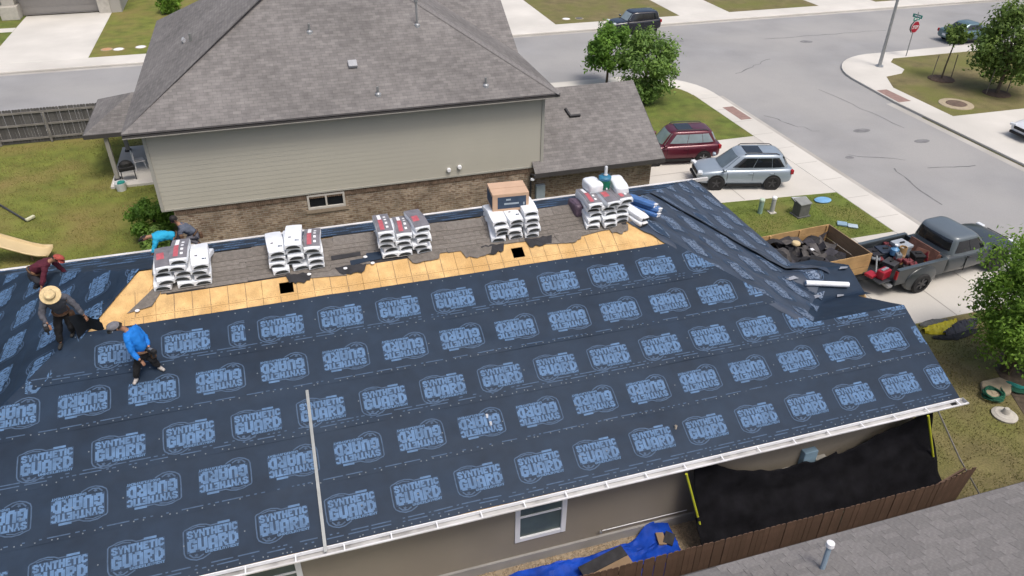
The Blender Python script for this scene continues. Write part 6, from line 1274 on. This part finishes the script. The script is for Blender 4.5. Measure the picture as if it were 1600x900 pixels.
# front garden pieces
t = thing('stone_slab', 'flat tan stone slab on the front lawn', 'stone', (20.35, 13.15, 0), .3); bm = bmesh.new()
MB().prism([(-.62, -.22), (.1, -.42), (.62, -.18), (.55, .2), (-.15, .42), (-.6, .12)], 0, .16).build('slab', m_stone, t, False, bevel=.05); MB().prism([(-.5, -.15), (.0, -.3), (.1, .0), (-.3, .1)], .16, .175).build('chip', m_stone, t, False)
t = thing('garden_hose', 'coiled green garden hose on the stone slab', 'hose', (19.9, 12.85, .05)); pts = []
for i in range(120): a = i*.26; r_ = .27+.03*math.sin(i*.7); pts.append((r_*math.cos(a), r_*math.sin(a), .03+.0016*i+.01*math.sin(i)))
MB().tube(pts, .03, 6).build('coil', m_hose, t, False, smooth=True); MB().tube([pts[-1], (.5, .2, .1), (1.0, .5, .0)], .03, 6).build('tail', m_hose, t, False)
t = thing('garden_hose', 'loose teal hose heaped under the shrub by the lawn edge', 'hose', (21.6, 13.0, .03)); pts = [(1.6*math.cos(i*.13)*.6, .25*math.sin(i*.31)-.1*i*.05, .05+.03*abs(math.sin(i*.5))) for i in range(50)]; MB().tube(pts, .05, 6).build('coil', m_hose, t, False, smooth=True); MB().tube([(p[0]*.8, p[1]+.12, p[2]+.04) for p in pts], .04, 6).build('loop', m_teal, t, False, smooth=True)
t = thing('birdbath_base', 'pale round stone fountain lid with a knob on the lawn', 'garden ornament', (19.65, 12.1, 0)); MB().lathe([(.36, 0), (.37, .06), (.3, .10), (.12, .13), (.10, .25), (.07, .3), (0, .31)], (0, 0, 0), 20).build('dish', m_whitestone, t, False, smooth=True); MB().lathe([(.3, .101), (.28, .115)], (0, 0, 0), 20).build('rim', m_whitestone, t, False)
struct(MB().prism([(20.6, 6), (24.3, 6), (24.3, 14.8), (22.6, 15.0), (21.2, 14.0), (20.3, 12.0)], -.02, .012).build('mulch_bed', M('mulch_bed', (.075, .058, .042), .95, .4, 6, bump=.6)))
# folded tarps at the lawn edge
for i, (pts, m_, lb) in enumerate((([(20.35, 16.35), (21.2, 16.3), (21.9, 16.5)], m_yellow, 'bright yellow tarp bundled along the driveway edge'), ([(20.9, 15.95), (21.8, 16.2), (22.7, 16.35)], M('tarp_grey', (.045, .045, .055), .6, .3, 5), 'dark grey tarp bundled beside the yellow one'), ([(20.4, 15.95), (21.2, 15.8), (22.4, 15.9)], m_black, 'black cloth lying along the lawn in front of the tarps'), ([(20.5, 16.7), (21.2, 16.72), (21.7, 16.7)], m_util, 'grey scraps against the driveway edge'))):
    t = thing('folded_tarp', lb, 'tarp', (*pts[1], 0)); mb = MB(); n = 24; P_ = [Vector((*p, 0)) for p in pts]
    for k in range(n+1):
        f = k/n; c = P_[0].lerp(P_[1], f*2) if f < .5 else P_[1].lerp(P_[2], f*2-1); w = (.22 if i < 2 else .12)*(.5+math.sin(math.pi*f))
        for j in range(7): a = -1+2*j/6; mb.v.append((c.x+.05*N(k*.7, j, i), c.y+a*w+.05*N(k*.5, j, i+3), .015+(.2 if i < 2 else .09)*(1-a*a)*(.6+.6*abs(N(k*.6, j*.9, i)))))
    for k in range(n):
        for j in range(6): q = k*7+j; mb.f.append((q, q+1, q+8, q+7))
    mb.build('cloth', m_, t)
